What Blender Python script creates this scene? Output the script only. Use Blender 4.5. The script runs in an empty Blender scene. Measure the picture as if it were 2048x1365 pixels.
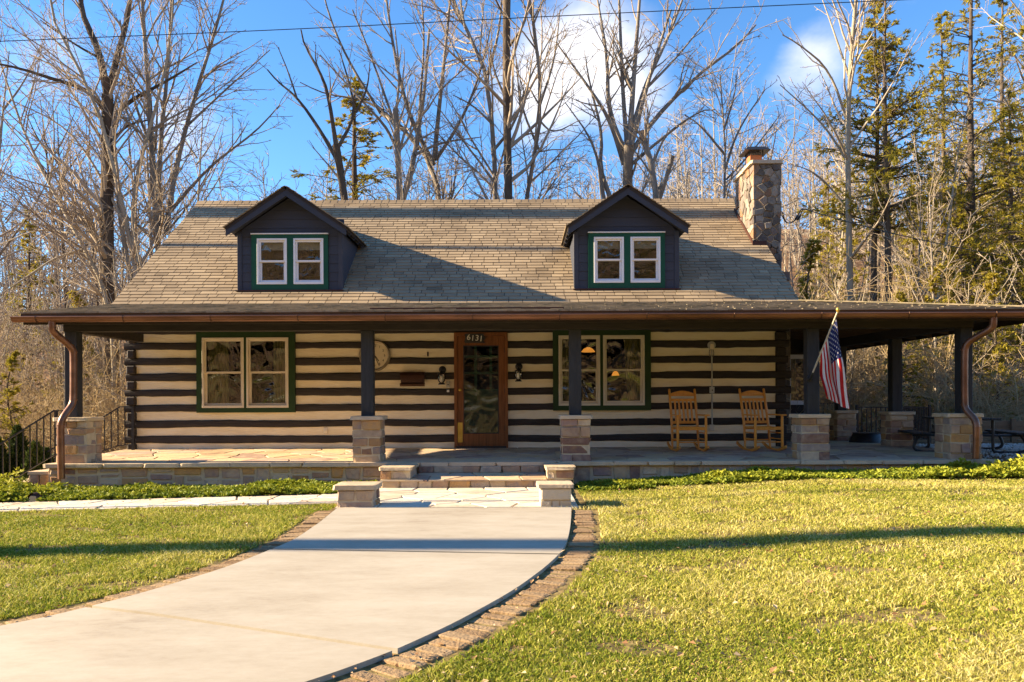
import bpy, bmesh, math, random
import numpy as np
from mathutils import Vector, Matrix, noise as mnoise
random.seed(7)
R = math.radians
scene = bpy.context.scene
COL = scene.collection

# ------------------------------------------------------------------ camera, sky, sun
F, CX, HY, CZ, ROLL = 1600.0, 1040.0, 803.0, 0.953, 0.0045
cam_data = bpy.data.cameras.new('camera')
cam = bpy.data.objects.new('camera', cam_data); COL.objects.link(cam)
cam_data.sensor_width = 36.0
cam_data.lens = 36.0 * F / 2048.0
cam_data.shift_x = -(CX - 1024.0) / 2048.0
cam_data.shift_y = (HY - 682.5) / 2048.0
cam_data.clip_start, cam_data.clip_end = 0.1, 2000
cam.location = (0, 0, CZ)
cam.rotation_euler = (Matrix.Rotation(R(90), 3, 'X') @ Matrix.Rotation(-ROLL, 3, 'Z')).to_euler()
scene.camera = cam

SUN_EL = R(22.5)                        # low winter sun standing to the left, level with the facade
sun_to = Vector((-math.cos(SUN_EL), 0.02, math.sin(SUN_EL))).normalized()
sd = bpy.data.lights.new('sun', 'SUN'); so = bpy.data.objects.new('sun', sd); COL.objects.link(so)
sd.energy = 5.0; sd.angle = R(0.5); sd.color = (1.0, 0.79, 0.52)
so.rotation_euler = sun_to.to_track_quat('Z', 'Y').to_euler()
so.location = (-30, 10, 20)

world = bpy.data.worlds.new('World'); scene.world = world; world.use_nodes = True
wn, wl = world.node_tree.nodes, world.node_tree.links
wn.clear()
sky = wn.new('ShaderNodeTexSky'); sky.sky_type = 'NISHITA'; sky.sun_disc = False
sky.sun_elevation = SUN_EL; sky.sun_rotation = math.atan2(sun_to.x, sun_to.y)
sky.air_density = 1.0; sky.dust_density = 0.0; sky.ozone_density = 4.6; sky.altitude = 400
bg = wn.new('ShaderNodeBackground'); bg.inputs['Strength'].default_value = 0.084
hs = wn.new('ShaderNodeHueSaturation'); hs.inputs['Saturation'].default_value = 1.12; wl.new(sky.outputs[0], hs.inputs['Color']); wl.new(hs.outputs[0], bg.inputs['Color'])
bgc = wn.new('ShaderNodeBackground'); bgc.inputs['Color'].default_value = (1.0, 0.96, 0.95, 1); bgc.inputs['Strength'].default_value = 0.40
tc = wn.new('ShaderNodeTexCoord')
wmap = wn.new('ShaderNodeMapping'); wmap.inputs['Scale'].default_value = (1.0, 1.0, 1.7)
wl.new(tc.outputs['Generated'], wmap.inputs['Vector'])
wno = wn.new('ShaderNodeTexNoise'); wno.inputs['Scale'].default_value = 4.2; wno.inputs['Detail'].default_value = 7; wno.inputs['Roughness'].default_value = 0.55
wl.new(wmap.outputs[0], wno.inputs['Vector'])
acc = wno.outputs['Fac']
def sky_dir(px, py):
    v = Vector(((px - CX) / F, 1.0, (HY - py) / F)); v.normalize(); return v
for (px, py, rad, amt) in ((1130, 60, 0.15, 0.34), (1250, 150, 0.13, 0.26), (1640, 120, 0.085, 0.40), (1800, -20, 0.10, 0.16), (60, 150, 0.12, 0.24), (340, 260, 0.07, 0.24), (480, 160, 0.05, 0.16), (1060, 210, 0.08, 0.2)):
    ds = wn.new('ShaderNodeVectorMath'); ds.operation = 'DISTANCE'; ds.inputs[1].default_value = sky_dir(px, py)
    wl.new(tc.outputs['Generated'], ds.inputs[0])
    mr = wn.new('ShaderNodeMapRange'); mr.interpolation_type = 'SMOOTHSTEP'
    mr.inputs['From Min'].default_value = rad; mr.inputs['From Max'].default_value = 0.0; mr.inputs['To Min'].default_value = 0; mr.inputs['To Max'].default_value = amt
    wl.new(ds.outputs['Value'], mr.inputs['Value'])
    ad = wn.new('ShaderNodeMath'); ad.operation = 'ADD'; wl.new(acc, ad.inputs[0]); wl.new(mr.outputs[0], ad.inputs[1]); acc = ad.outputs[0]
cm = wn.new('ShaderNodeMapRange'); cm.interpolation_type = 'SMOOTHSTEP'
cm.inputs['From Min'].default_value = 0.57; cm.inputs['From Max'].default_value = 0.98; cm.inputs['To Max'].default_value = 0.9
wl.new(acc, cm.inputs['Value'])
mx = wn.new('ShaderNodeMixShader'); wl.new(cm.outputs[0], mx.inputs[0]); wl.new(bg.outputs[0], mx.inputs[1]); wl.new(bgc.outputs[0], mx.inputs[2])
wo = wn.new('ShaderNodeOutputWorld'); wl.new(mx.outputs[0], wo.inputs['Surface'])

vs = scene.view_settings
vs.view_transform = 'Standard'; vs.look = 'None'; vs.gamma = 1.0; vs.use_curve_mapping = False
vs.exposure = 1.90
scene.render.engine = 'CYCLES'
cy = scene.cycles
cy.max_bounces = 10; cy.diffuse_bounces = 6; cy.glossy_bounces = 3; cy.transparent_max_bounces = 8
cy.use_denoising = True

# ------------------------------------------------------------------ helpers
def unroll(px, py):
    return px - ROLL * (py - HY), py + ROLL * (px - CX)
def P(px, py, d):                    # a point of the place seen at that pixel, d metres away
    px, py = unroll(px, py)
    return Vector(((px - CX) * d / F, d, CZ + (HY - py) * d / F))
def sstep(a, b, x):
    t = min(1.0, max(0.0, (x - a) / (b - a))); return t * t * (3 - 2 * t)
def near_ground(x, y):
    z = -0.34
    if x < -2.3: z += 0.021 * max(x + 2.3, -9)
    z += 0.14 * sstep(0.7, 4.5, x)
    if y < 10.5: z -= 0.012 * min(10.5 - y, 9)
    return z
def H(x, y):
    z = near_ground(x, y)
    s = 0.17 + 0.10 * sstep(-6, 4, x) * sstep(40, 10, x) * 0 + 0.10 * sstep(4, 16, x)
    y0 = 24 - 7.0 * sstep(7, 11, x)
    if y > y0:
        t = y - y0
        z += s * (t * t / (t + 6.0)) if t < 110 else s * (110 * 110 / 116.0)
        z += 0.25 * mnoise.noise((x * 0.13, y * 0.13, 0)) * min(1, t / 5)
    if y < -9:  # unseen bank behind the camera, shaped so the panes mirror it instead of sky
        z += 0.50 * min(-9 - y, 50)
    if x < -9 and y > 9:
        z -= 0.35 * sstep(-9, -14, x) * sstep(9, 14, y)
    return z
def G(px, py):                       # where the line of sight meets the ground
    ux, uy = unroll(px, py)
    d = 8.0
    for _ in range(30):
        x = (ux - CX) * d / F
        d = (CZ - near_ground(x, d)) * F / (uy - HY)
    return Vector(((ux - CX) * d / F, d, near_ground((ux - CX) * d / F, d)))

def mesh_np(name, V, faces, tint=None, smooth=False):
    me = bpy.data.meshes.new(name)
    V = np.asarray(V, dtype=np.float32).reshape(-1, 3)
    me.vertices.add(len(V)); me.vertices.foreach_set('co', V.ravel())
    li, st, n = [], [], 0
    for f in faces:
        f = np.asarray(f, dtype=np.int32)
        if len(f) == 0: continue
        k = f.shape[1]
        st.append(n + np.arange(len(f), dtype=np.int32) * k); li.append(f.ravel()); n += f.size
    li = np.concatenate(li); st = np.concatenate(st)
    me.loops.add(len(li)); me.loops.foreach_set('vertex_index', li)
    me.polygons.add(len(st)); me.polygons.foreach_set('loop_start', st)
    me.polygons.foreach_set('use_smooth', np.full(len(st), bool(smooth)))
    if tint is not None:
        a = me.attributes.new('tint', 'FLOAT', 'FACE'); a.data.foreach_set('value', np.asarray(tint, dtype=np.float32))
    me.update(calc_edges=True)
    return me
class MB:                            # collects polygons for one mesh
    def __init__(s): s.v, s.f = [], []
    def box(s, x0, x1, y0, y1, z0, z1):
        b = len(s.v)
        s.v += [(x, y, z) for z in (z0, z1) for y in (y0, y1) for x in (x0, x1)]
        s.f += [tuple(b + i for i in q) for q in ((0, 2, 3, 1), (4, 5, 7, 6), (0, 1, 5, 4), (2, 6, 7, 3), (0, 4, 6, 2), (1, 3, 7, 5))]
        return s
    def prism(s, poly, off):         # polygon (list of Vector) pushed by the offset
        b, n = len(s.v), len(poly)
        off = Vector(off)
        s.v += [tuple(Vector(p)) for p in poly] + [tuple(Vector(p) + off) for p in poly]
        s.f += [tuple(b + i for i in range(n)), tuple(b + n + i for i in reversed(range(n)))]
        s.f += [(b + (i + 1) % n, b + i, b + n + i, b + n + (i + 1) % n) for i in range(n)]
        return s
    def bar(s, a, c, w, h=None, up=(0, 0, 1)):
        a, c = Vector(a), Vector(c); h = h or w
        t = (c - a).normalized(); u = t.cross(Vector(up))
        if u.length < 1e-4: u = t.cross(Vector((1, 0, 0)))
        u.normalize(); v = u.cross(t)
        poly = [a + u * w / 2 + v * h / 2, a - u * w / 2 + v * h / 2, a - u * w / 2 - v * h / 2, a + u * w / 2 - v * h / 2]
        return s.prism(poly, c - a)
    def tube(s, pts, r, n=10, cap=True):
        pts = [Vector(p) for p in pts]; b = len(s.v); K = len(pts)
        rr = r if isinstance(r, (list, tuple)) else [r] * K
        ref = None
        for i, p in enumerate(pts):
            t = (pts[min(i + 1, K - 1)] - pts[max(i - 1, 0)]).normalized()
            if ref is None: ref = Vector((0, 1, 0)) if abs(t.y) < 0.8 else Vector((1, 0, 0))
            u = t.cross(ref).normalized(); v = u.cross(t)
            for j in range(n):
                a = 2 * math.pi * j / n
                s.v.append(tuple(p + (u * math.cos(a) + v * math.sin(a)) * rr[i]))
        for i in range(K - 1):
            for j in range(n):
                s.f.append((b + i * n + j, b + i * n + (j + 1) % n, b + (i + 1) * n + (j + 1) % n, b + (i + 1) * n + j))
        if cap:
            s.f.append(tuple(b + j for j in reversed(range(n)))); s.f.append(tuple(b + (K - 1) * n + j for j in range(n)))
        return s
    def lathe(s, prof, c=(0, 0, 0), n=16, axis='z'):
        b = len(s.v); c = Vector(c)
        for (r, h) in prof:
            for j in range(n):
                a = 2 * math.pi * j / n
                q = Vector((r * math.cos(a), r * math.sin(a), h))
                if axis == 'y': q = Vector((q.x, -q.z, q.y))
                s.v.append(tuple(c + q))
        K = len(prof)
        for i in range(K - 1):
            for j in range(n):
                s.f.append((b + i * n + j, b + i * n + (j + 1) % n, b + (i + 1) * n + (j + 1) % n, b + (i + 1) * n + j))
        s.f.append(tuple(b + j for j in reversed(range(n)))); s.f.append(tuple(b + (K - 1) * n + j for j in range(n)))
        return s
    def mesh(s, name, smooth=False, bevel=0.0):
        me = bpy.data.meshes.new(name); me.from_pydata(s.v, [], s.f)
        bm = bmesh.new(); bm.from_mesh(me)
        bmesh.ops.recalc_face_normals(bm, faces=bm.faces)
        if bevel > 0:
            bmesh.ops.bevel(bm, geom=list(bm.edges), offset=bevel, segments=1, affect='EDGES', clamp_overlap=True)
        bm.to_mesh(me); bm.free()
        if smooth:
            me.polygons.foreach_set('use_smooth', [True] * len(me.polygons))
            try: me.set_sharp_from_angle(angle=R(40))
            except Exception: pass
        return me
def link(name, me, mat=None, parent=None, world=True):
    o = bpy.data.objects.new(name, me); COL.objects.link(o)
    if mat is not None and me is not None and len(me.materials) == 0: me.materials.append(mat)
    if parent is not None:
        o.parent = parent
        if world and parent.type == 'EMPTY': o.matrix_parent_inverse = Matrix.Translation(-parent.location)
    return o
def tag(o, label=None, cat=None, group=None, kind=None):
    if label: o['label'] = label
    if cat: o['category'] = cat
    if group: o['group'] = group
    if kind: o['kind'] = kind
    return o
def thing(name, label, cat, loc=(0, 0, 0), rotz=0.0, group=None):
    o = bpy.data.objects.new(name, None); COL.objects.link(o)
    o.location = loc; o.rotation_euler = (0, 0, rotz); o.empty_display_size = 0.2
    return tag(o, label, cat, group)
def copy_tree(o, parent=None):
    c = o.copy(); COL.objects.link(c)
    if parent is not None: c.parent = parent
    for ch in list(o.children): copy_tree(ch, c)
    return c

# ------------------------------------------------------------------ materials
MATS = {}
def mat(name, cols, rough=0.8, scale=4.0, rnd=0.0, attr=0.0, bump=0.0, bscale=30.0, stretch=(1, 1, 1), spec=0.3, metal=0.0, detail=5.0, nrough=0.6, transl=0.0, contrast=1.6, bdist=0.01):
    m = bpy.data.materials.new(name); m.use_nodes = True
    n, l = m.node_tree.nodes, m.node_tree.links
    bs = n['Principled BSDF']; out = n['Material Output']
    geo = n.new('ShaderNodeNewGeometry')
    mp = n.new('ShaderNodeMapping'); mp.inputs['Scale'].default_value = stretch
    l.new(geo.outputs['Position'], mp.inputs['Vector'])
    no = n.new('ShaderNodeTexNoise'); no.inputs['Scale'].default_value = scale; no.inputs['Detail'].default_value = detail; no.inputs['Roughness'].default_value = nrough
    l.new(mp.outputs[0], no.inputs['Vector'])
    mr = n.new('ShaderNodeMapRange')          # spread the noise over the ramp
    mr.inputs['From Min'].default_value = 0.5 - 0.5 / contrast / 1.0 * 0.8; mr.inputs['From Max'].default_value = 0.5 + 0.5 / contrast * 0.8
    l.new(no.outputs['Fac'], mr.inputs['Value'])
    fac = mr.outputs[0]
    def blend(fac, src, w):
        a = n.new('ShaderNodeMath'); a.operation = 'MULTIPLY'; a.inputs[1].default_value = 1 - w; l.new(fac, a.inputs[0])
        b = n.new('ShaderNodeMath'); b.operation = 'MULTIPLY_ADD'; b.inputs[1].default_value = w; l.new(src, b.inputs[0]); l.new(a.outputs[0], b.inputs[2])
        return b.outputs[0]
    if rnd > 0:
        oi = n.new('ShaderNodeObjectInfo'); fac = blend(fac, oi.outputs['Random'], rnd)
    if attr > 0:
        at = n.new('ShaderNodeAttribute'); at.attribute_name = 'tint'; fac = blend(fac, at.outputs['Fac'], attr)
    rp = n.new('ShaderNodeValToRGB'); e = rp.color_ramp.elements
    while len(e) < len(cols): e.new(0.5)
    for i, c in enumerate(cols):
        e[i].position = i / max(1, len(cols) - 1); e[i].color = (*c, 1)
    l.new(fac, rp.inputs[0]); l.new(rp.outputs[0], bs.inputs['Base Color'])
    bs.inputs['Roughness'].default_value = rough; bs.inputs['Specular IOR Level'].default_value = spec; bs.inputs['Metallic'].default_value = metal
    if bump > 0:
        nb = n.new('ShaderNodeTexNoise'); nb.inputs['Scale'].default_value = bscale; nb.inputs['Detail'].default_value = 6
        l.new(mp.outputs[0], nb.inputs['Vector'])
        bp = n.new('ShaderNodeBump'); bp.inputs['Strength'].default_value = bump; bp.inputs['Distance'].default_value = bdist
        l.new(nb.outputs['Fac'], bp.inputs['Height']); l.new(bp.outputs[0], bs.inputs['Normal'])
    if transl > 0:
        tr = n.new('ShaderNodeBsdfTranslucent'); l.new(rp.outputs[0], tr.inputs['Color'])
        ms = n.new('ShaderNodeMixShader'); ms.inputs[0].default_value = transl
        l.new(bs.outputs[0], ms.inputs[1]); l.new(tr.outputs[0], ms.inputs[2]); l.new(ms.outputs[0], out.inputs['Surface'])
    MATS[name] = m
    return m
M_log = mat('log', [(0.020, 0.016, 0.014), (0.042, 0.034, 0.030), (0.062, 0.052, 0.045)], 0.75, 3, rnd=0.25, bump=0.6, bscale=9, stretch=(1, 9, 9), bdist=0.02)
M_chink = mat('chinking', [(0.77, 0.64, 0.42), (0.87, 0.75, 0.53), (0.90, 0.81, 0.62)], 0.85, 2.5, bump=0.5, bscale=7, stretch=(1, 5, 5), bdist=0.02)
M_post = mat('post_paint', [(0.020, 0.021, 0.023), (0.040, 0.042, 0.046)], 0.6, 6, bump=0.3, bscale=20, stretch=(4, 4, .6))
M_beam = mat('beam', [(0.020, 0.017, 0.015), (0.050, 0.042, 0.036)], 0.75, 5, bump=0.4, bscale=14, stretch=(.6, 5, 5))
M_soffit = mat('soffit', [(0.07, 0.050, 0.036), (0.13, 0.092, 0.064)], 0.8, 5, stretch=(5, .6, 5), rnd=.4)
M_copper = mat('gutter', [(0.10, 0.045, 0.025), (0.22, 0.10, 0.055), (0.30, 0.15, 0.085)], 0.38, 2.5, metal=0.55, spec=0.5, stretch=(.5, 3, 2))
M_fascia = mat('fascia', [(0.025, 0.018, 0.015), (0.05, 0.038, 0.03)], 0.7, 5)
M_shingle = mat('shingle', [(0.13, 0.098, 0.064), (0.27, 0.206, 0.133), (0.35, 0.27, 0.172), (0.47, 0.368, 0.235)], 0.95, 0.9, attr=0.5, spec=0.12)
M_shingle_old = mat('porch_shingle', [(0.10, 0.095, 0.055), (0.24, 0.20, 0.13), (0.38, 0.31, 0.21), (0.27, 0.25, 0.15)], 0.95, 7, attr=0.4, spec=0.12)
M_siding = mat('siding', [(0.036, 0.041, 0.056), (0.052, 0.056, 0.074)], 0.62, 3, rnd=.5, bump=.25, bscale=12, stretch=(1, 8, 8))
M_green = mat('green_trim', [(0.004, 0.058, 0.030), (0.007, 0.082, 0.045)], 0.5, 3)
M_olive = mat('olive_trim', [(0.014, 0.038, 0.010), (0.024, 0.058, 0.016)], 0.55, 3)
M_white = mat('white_vinyl', [(0.74, 0.73, 0.74), (0.82, 0.81, 0.81)], 0.4, 3)
M_cream = mat('cream_sash', [(0.66, 0.58, 0.46), (0.76, 0.68, 0.55)], 0.45, 3)
M_stone = mat('stone', [(0.15, 0.085, 0.075), (0.34, 0.215, 0.145), (0.50, 0.35, 0.20), (0.30, 0.20, 0.17), (0.58, 0.45, 0.29), (0.27, 0.22, 0.20), (0.50, 0.29, 0.11), (0.20, 0.115, 0.09), (0.46, 0.35, 0.24), (0.17, 0.11, 0.105)], 0.9, 7, rnd=0.9, bump=0.9, bscale=16, spec=0.2, bdist=0.02)
M_stone_lt = mat('pale_stone', [(0.46, 0.37, 0.25), (0.60, 0.51, 0.37), (0.54, 0.46, 0.35)], 0.9, 8, rnd=0.3, bump=0.9, bscale=16, spec=0.2, bdist=0.02)
M_cap = mat('cap_stone', [(0.36, 0.27, 0.17), (0.58, 0.455, 0.30), (0.48, 0.375, 0.27)], 0.9, 6, rnd=.4, bump=0.7, bscale=22, spec=0.2)
M_mortar = mat('mortar', [(0.46, 0.38, 0.25), (0.60, 0.50, 0.35)], 0.95, 12, bump=.6, bscale=60)
M_chimstone = mat('chimney_stone', [(0.055, 0.045, 0.038), (0.15, 0.125, 0.10), (0.28, 0.24, 0.185), (0.17, 0.145, 0.13), (0.25, 0.135, 0.07), (0.34, 0.29, 0.23), (0.09, 0.075, 0.068), (0.24, 0.205, 0.17)], 0.9, 4, rnd=0.8, bump=1.0, bscale=12, spec=.2, bdist=0.03)
M_flag = mat('flagstone', [(0.25, 0.15, 0.11), (0.44, 0.31, 0.19), (0.62, 0.47, 0.27), (0.52, 0.40, 0.29), (0.34, 0.225, 0.175), (0.60, 0.42, 0.20)], 0.8, 4, rnd=0.62, bump=.6, bscale=18, spec=.25)
M_flag_lt = mat('pale_flagstone', [(0.42, 0.31, 0.20), (0.58, 0.49, 0.36), (0.66, 0.60, 0.48), (0.54, 0.42, 0.28)], 0.8, 4, rnd=0.5, bump=.6, bscale=18, spec=.25)
M_concrete = mat('concrete', [(0.26, 0.215, 0.16), (0.365, 0.32, 0.245), (0.42, 0.375, 0.295), (0.465, 0.425, 0.345)], 0.85, 1.7, bump=.12, bscale=25, stretch=(.7, 1.5, 1), spec=.25, bdist=.004, contrast=1.7, detail=14, nrough=.78)
M_paver = mat('paver', [(0.17, 0.105, 0.055), (0.28, 0.19, 0.105), (0.36, 0.26, 0.15)], 0.95, 6, rnd=.5, bump=1.0, bscale=45, spec=.1)
M_doorwood = mat('door_wood', [(0.13, 0.042, 0.011), (0.22, 0.078, 0.022), (0.27, 0.10, 0.030)], 0.45, 5, bump=.15, bscale=30, stretch=(6, 6, .7))
M_doorgreen = mat('door_green', [(0.020, 0.075, 0.042), (0.030, 0.10, 0.056)], 0.5, 3)
M_chair = mat('chair_wood', [(0.62, 0.21, 0.022), (0.76, 0.30, 0.036), (0.82, 0.35, 0.055)], 0.42, 6, rnd=.3, bump=.1, bscale=30, stretch=(4, 4, .8), spec=.45)
M_black = mat('black_metal', [(0.012, 0.012, 0.013), (0.022, 0.022, 0.024)], 0.45, 6, spec=.5)
M_bracket = mat('bracket', [(0.07, 0.035, 0.022), (0.12, 0.06, 0.036)], .4, 5, metal=.5)
M_brown = mat('brown_metal', [(0.045, 0.018, 0.013), (0.075, 0.030, 0.021)], 0.45, 5)
M_clay = mat('clay', [(0.38, 0.13, 0.05), (0.50, 0.19, 0.08)], .85, 8)
M_brass = mat('brass', [(0.50, 0.33, 0.06), (0.62, 0.42, 0.10)], .35, 8, metal=.7)
M_grey = mat('grey_box', [(0.45, 0.43, 0.38), (0.55, 0.52, 0.46)], .5, 6)
M_face = mat('clock_face', [(0.62, 0.52, 0.36), (0.70, 0.60, 0.43)], .5, 8)
M_rim = mat('clock_rim', [(0.24, 0.19, 0.12), (0.42, 0.36, 0.26)], .35, 8, metal=.5)
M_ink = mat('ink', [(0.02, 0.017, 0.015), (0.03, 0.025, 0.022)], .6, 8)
M_paint = mat('sign_paint', [(0.75, 0.70, 0.58), (0.8, 0.76, 0.65)], .6, 8)
M_plaque = mat('plaque', [(0.035, 0.034, 0.034), (0.065, 0.062, 0.06)], .8, 14, bump=.5)
M_curtain = mat('curtain', [(0.30, 0.27, 0.12), (0.42, 0.38, 0.19)], .9, 4, stretch=(5, 5, .5))
M_blind = mat('blind', [(0.42, 0.42, 0.36), (0.52, 0.51, 0.44)], .7, 3)
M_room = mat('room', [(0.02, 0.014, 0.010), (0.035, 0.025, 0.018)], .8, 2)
M_red = mat('flag_red', [(0.50, 0.012, 0.016), (0.60, 0.02, 0.022)], .7, 10, transl=.3)
M_fwhite = mat('flag_white', [(0.80, 0.78, 0.75), (0.85, 0.83, 0.8)], .7, 10, transl=.3)
M_blue = mat('flag_blue', [(0.010, 0.016, 0.085), (0.016, 0.024, 0.11)], .7, 10, transl=.2)
M_polewood = mat('pole_wood', [(0.52, 0.44, 0.30), (0.62, 0.54, 0.40)], .5, 10)
M_timber = mat('timber', [(0.13, 0.085, 0.05), (0.24, 0.165, 0.095)], .9, 6, rnd=.4, bump=.5)
M_gravel = mat('gravel', [(0.30, 0.27, 0.23), (0.48, 0.45, 0.40), (0.58, 0.55, 0.50)], .95, 40, attr=.5)
M_bark = mat('bark', [(0.10, 0.085, 0.068), (0.25, 0.215, 0.172), (0.40, 0.355, 0.29)], .95, 2.2, rnd=.25, bump=.8, bscale=14, stretch=(2, 2, .6), spec=.1, bdist=.03)
M_bark_dk = mat('dark_bark', [(0.050, 0.038, 0.030), (0.11, 0.085, 0.063), (0.17, 0.14, 0.10)], .95, 2.2, rnd=.25, bump=.9, bscale=12, stretch=(2, 2, .5), spec=.1, bdist=.03)
M_bark_pale = mat('pale_bark', [(0.20, 0.17, 0.12), (0.36, 0.31, 0.225), (0.46, 0.40, 0.30)], .9, 1.6, rnd=.2, bump=.5, bscale=10, stretch=(1, 1, .8), spec=.15)
M_twig = mat('twig', [(0.20, 0.16, 0.12), (0.36, 0.295, 0.22), (0.50, 0.42, 0.32)], .9, 1.2, rnd=.4, spec=.1)
M_straw = mat('straw_stem', [(0.30, 0.21, 0.10), (0.46, 0.35, 0.19), (0.55, 0.45, 0.27)], .9, 3, rnd=.3, spec=.1)
M_needle = mat('hemlock_needle', [(0.11, 0.12, 0.016), (0.28, 0.25, 0.028), (0.46, 0.37, 0.05), (0.60, 0.47, 0.09)], .75, 0.8, attr=.5, rnd=.2, transl=.4, spec=.2)
M_needle_dk = mat('dark_needle', [(0.020, 0.040, 0.010), (0.045, 0.070, 0.014), (0.09, 0.11, 0.02)], .75, 1.5, attr=.5, transl=.2, spec=.2)
M_juniper = mat('juniper', [(0.03, 0.065, 0.008), (0.15, 0.20, 0.016), (0.36, 0.37, 0.03), (0.52, 0.48, 0.07)], .65, 2.2, attr=.6, transl=.25, spec=.25)
M_grass = mat('grass', [(0.08, 0.14, 0.010), (0.215, 0.265, 0.020), (0.39, 0.375, 0.055), (0.58, 0.505, 0.15), (0.74, 0.67, 0.36)], .7, 1.1, attr=.75, transl=.3, spec=.2)
M_leaf = mat('dry_leaf', [(0.15, 0.07, 0.03), (0.28, 0.15, 0.065), (0.42, 0.27, 0.13), (0.55, 0.45, 0.30)], .85, 10, attr=.9, transl=.15)
M_litter = None

def ground_mat():
    m = bpy.data.materials.new('ground'); m.use_nodes = True
    n, l = m.node_tree.nodes, m.node_tree.links; bs = n['Principled BSDF']
    geo = n.new('ShaderNodeNewGeometry')
    def noise(sc, det=6):
        t = n.new('ShaderNodeTexNoise'); t.inputs['Scale'].default_value = sc; t.inputs['Detail'].default_value = det; l.new(geo.outputs['Position'], t.inputs['Vector']); return t
    def ramp(src, cols):
        r = n.new('ShaderNodeValToRGB'); e = r.color_ramp.elements
        while len(e) < len(cols): e.new(.5)
        for i, (p, c) in enumerate(cols): e[i].position = p; e[i].color = (*c, 1)
        l.new(src, r.inputs[0]); return r
    a = ramp(noise(14).outputs['Fac'], [(.3, (0.07, 0.048, 0.022)), (.5, (0.20, 0.15, 0.06)), (.7, (0.32, 0.24, 0.10))])
    b = ramp(noise(3.5, 9).outputs['Fac'], [(.3, (0.085, 0.05, 0.028)), (.5, (0.20, 0.115, 0.06)), (.62, (0.32, 0.19, 0.095)), (.75, (0.15, 0.13, 0.05))])
    sp = n.new('ShaderNodeSeparateXYZ'); l.new(geo.outputs['Position'], sp.inputs[0])
    def edge(sock, lo, hi):
        r = n.new('ShaderNodeMapRange'); r.inputs['From Min'].default_value = lo; r.inputs['From Max'].default_value = hi; l.new(sock, r.inputs['Value']); return r
    e1 = edge(sp.outputs['Y'], 11.5, 13.0); e2 = edge(sp.outputs['Y'], -8.0, -11.0)
    ey = n.new('ShaderNodeMath'); ey.operation = 'MAXIMUM'; l.new(e1.outputs[0], ey.inputs[0]); l.new(e2.outputs[0], ey.inputs[1])
    mxn = n.new('ShaderNodeMix'); mxn.data_type = 'RGBA'; l.new(ey.outputs[0], mxn.inputs[0]); l.new(a.outputs[0], mxn.inputs[6]); l.new(b.outputs[0], mxn.inputs[7])
    l.new(mxn.outputs[2], bs.inputs['Base Color']); bs.inputs['Roughness'].default_value = 1; bs.inputs['Specular IOR Level'].default_value = .1
    bp = n.new('ShaderNodeBump'); bp.inputs['Strength'].default_value = .8; bp.inputs['Distance'].default_value = .04; l.new(noise(9).outputs['Fac'], bp.inputs['Height']); l.new(bp.outputs[0], bs.inputs['Normal'])
    return m
def glass_mat(name, base, bscale, bstr, tint=(0.9, 0.92, 0.9)):
    m = bpy.data.materials.new(name); m.use_nodes = True
    n, l = m.node_tree.nodes, m.node_tree.links; n.clear()
    out = n.new('ShaderNodeOutputMaterial'); gl = n.new('ShaderNodeBsdfGlossy'); tr = n.new('ShaderNodeBsdfTransparent')
    gl.inputs['Roughness'].default_value = 0.015; tr.inputs['Color'].default_value = (*tint, 1)
    fr = n.new('ShaderNodeFresnel'); fr.inputs['IOR'].default_value = 1.5
    ad = n.new('ShaderNodeMath'); ad.operation = 'ADD'; ad.inputs[1].default_value = base; ad.use_clamp = True; l.new(fr.outputs[0], ad.inputs[0])
    geo = n.new('ShaderNodeNewGeometry')
    no = n.new('ShaderNodeTexNoise'); no.inputs['Scale'].default_value = bscale; no.inputs['Detail'].default_value = 1.0; no.inputs['Distortion'].default_value = 1.2; l.new(geo.outputs['Position'], no.inputs['Vector'])
    bp = n.new('ShaderNodeBump'); bp.inputs['Strength'].default_value = 1.0; bp.inputs['Distance'].default_value = bstr; l.new(no.outputs['Fac'], bp.inputs['Height']); l.new(bp.outputs[0], gl.inputs['Normal'])
    ms = n.new('ShaderNodeMixShader'); l.new(ad.outputs[0], ms.inputs[0]); l.new(tr.outputs[0], ms.inputs[1]); l.new(gl.outputs[0], ms.inputs[2]); l.new(ms.outputs[0], out.inputs['Surface'])
    return m
M_glass = glass_mat('window_glass', 0.045, 2.2, 0.06)
M_glassdoor = glass_mat('door_glass', 0.0, 2.0, 0.03)
M_glass2 = glass_mat('dormer_glass', 0.04, 4.0, 0.014)
M_lampglass = glass_mat('lantern_glass', 0.08, 4.0, 0.0, (0.95, 0.93, 0.88))
def emit_mat(name, col, st):
    m = bpy.data.materials.new(name); m.use_nodes = True
    bs = m.node_tree.nodes['Principled BSDF']; bs.inputs['Base Color'].default_value = (*col, 1); bs.inputs['Emission Color'].default_value = (*col, 1); bs.inputs['Emission Strength'].default_value = st
    return m
M_lampshade = emit_mat('amber_shade', (0.85, 0.30, 0.04), 0.28)

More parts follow.
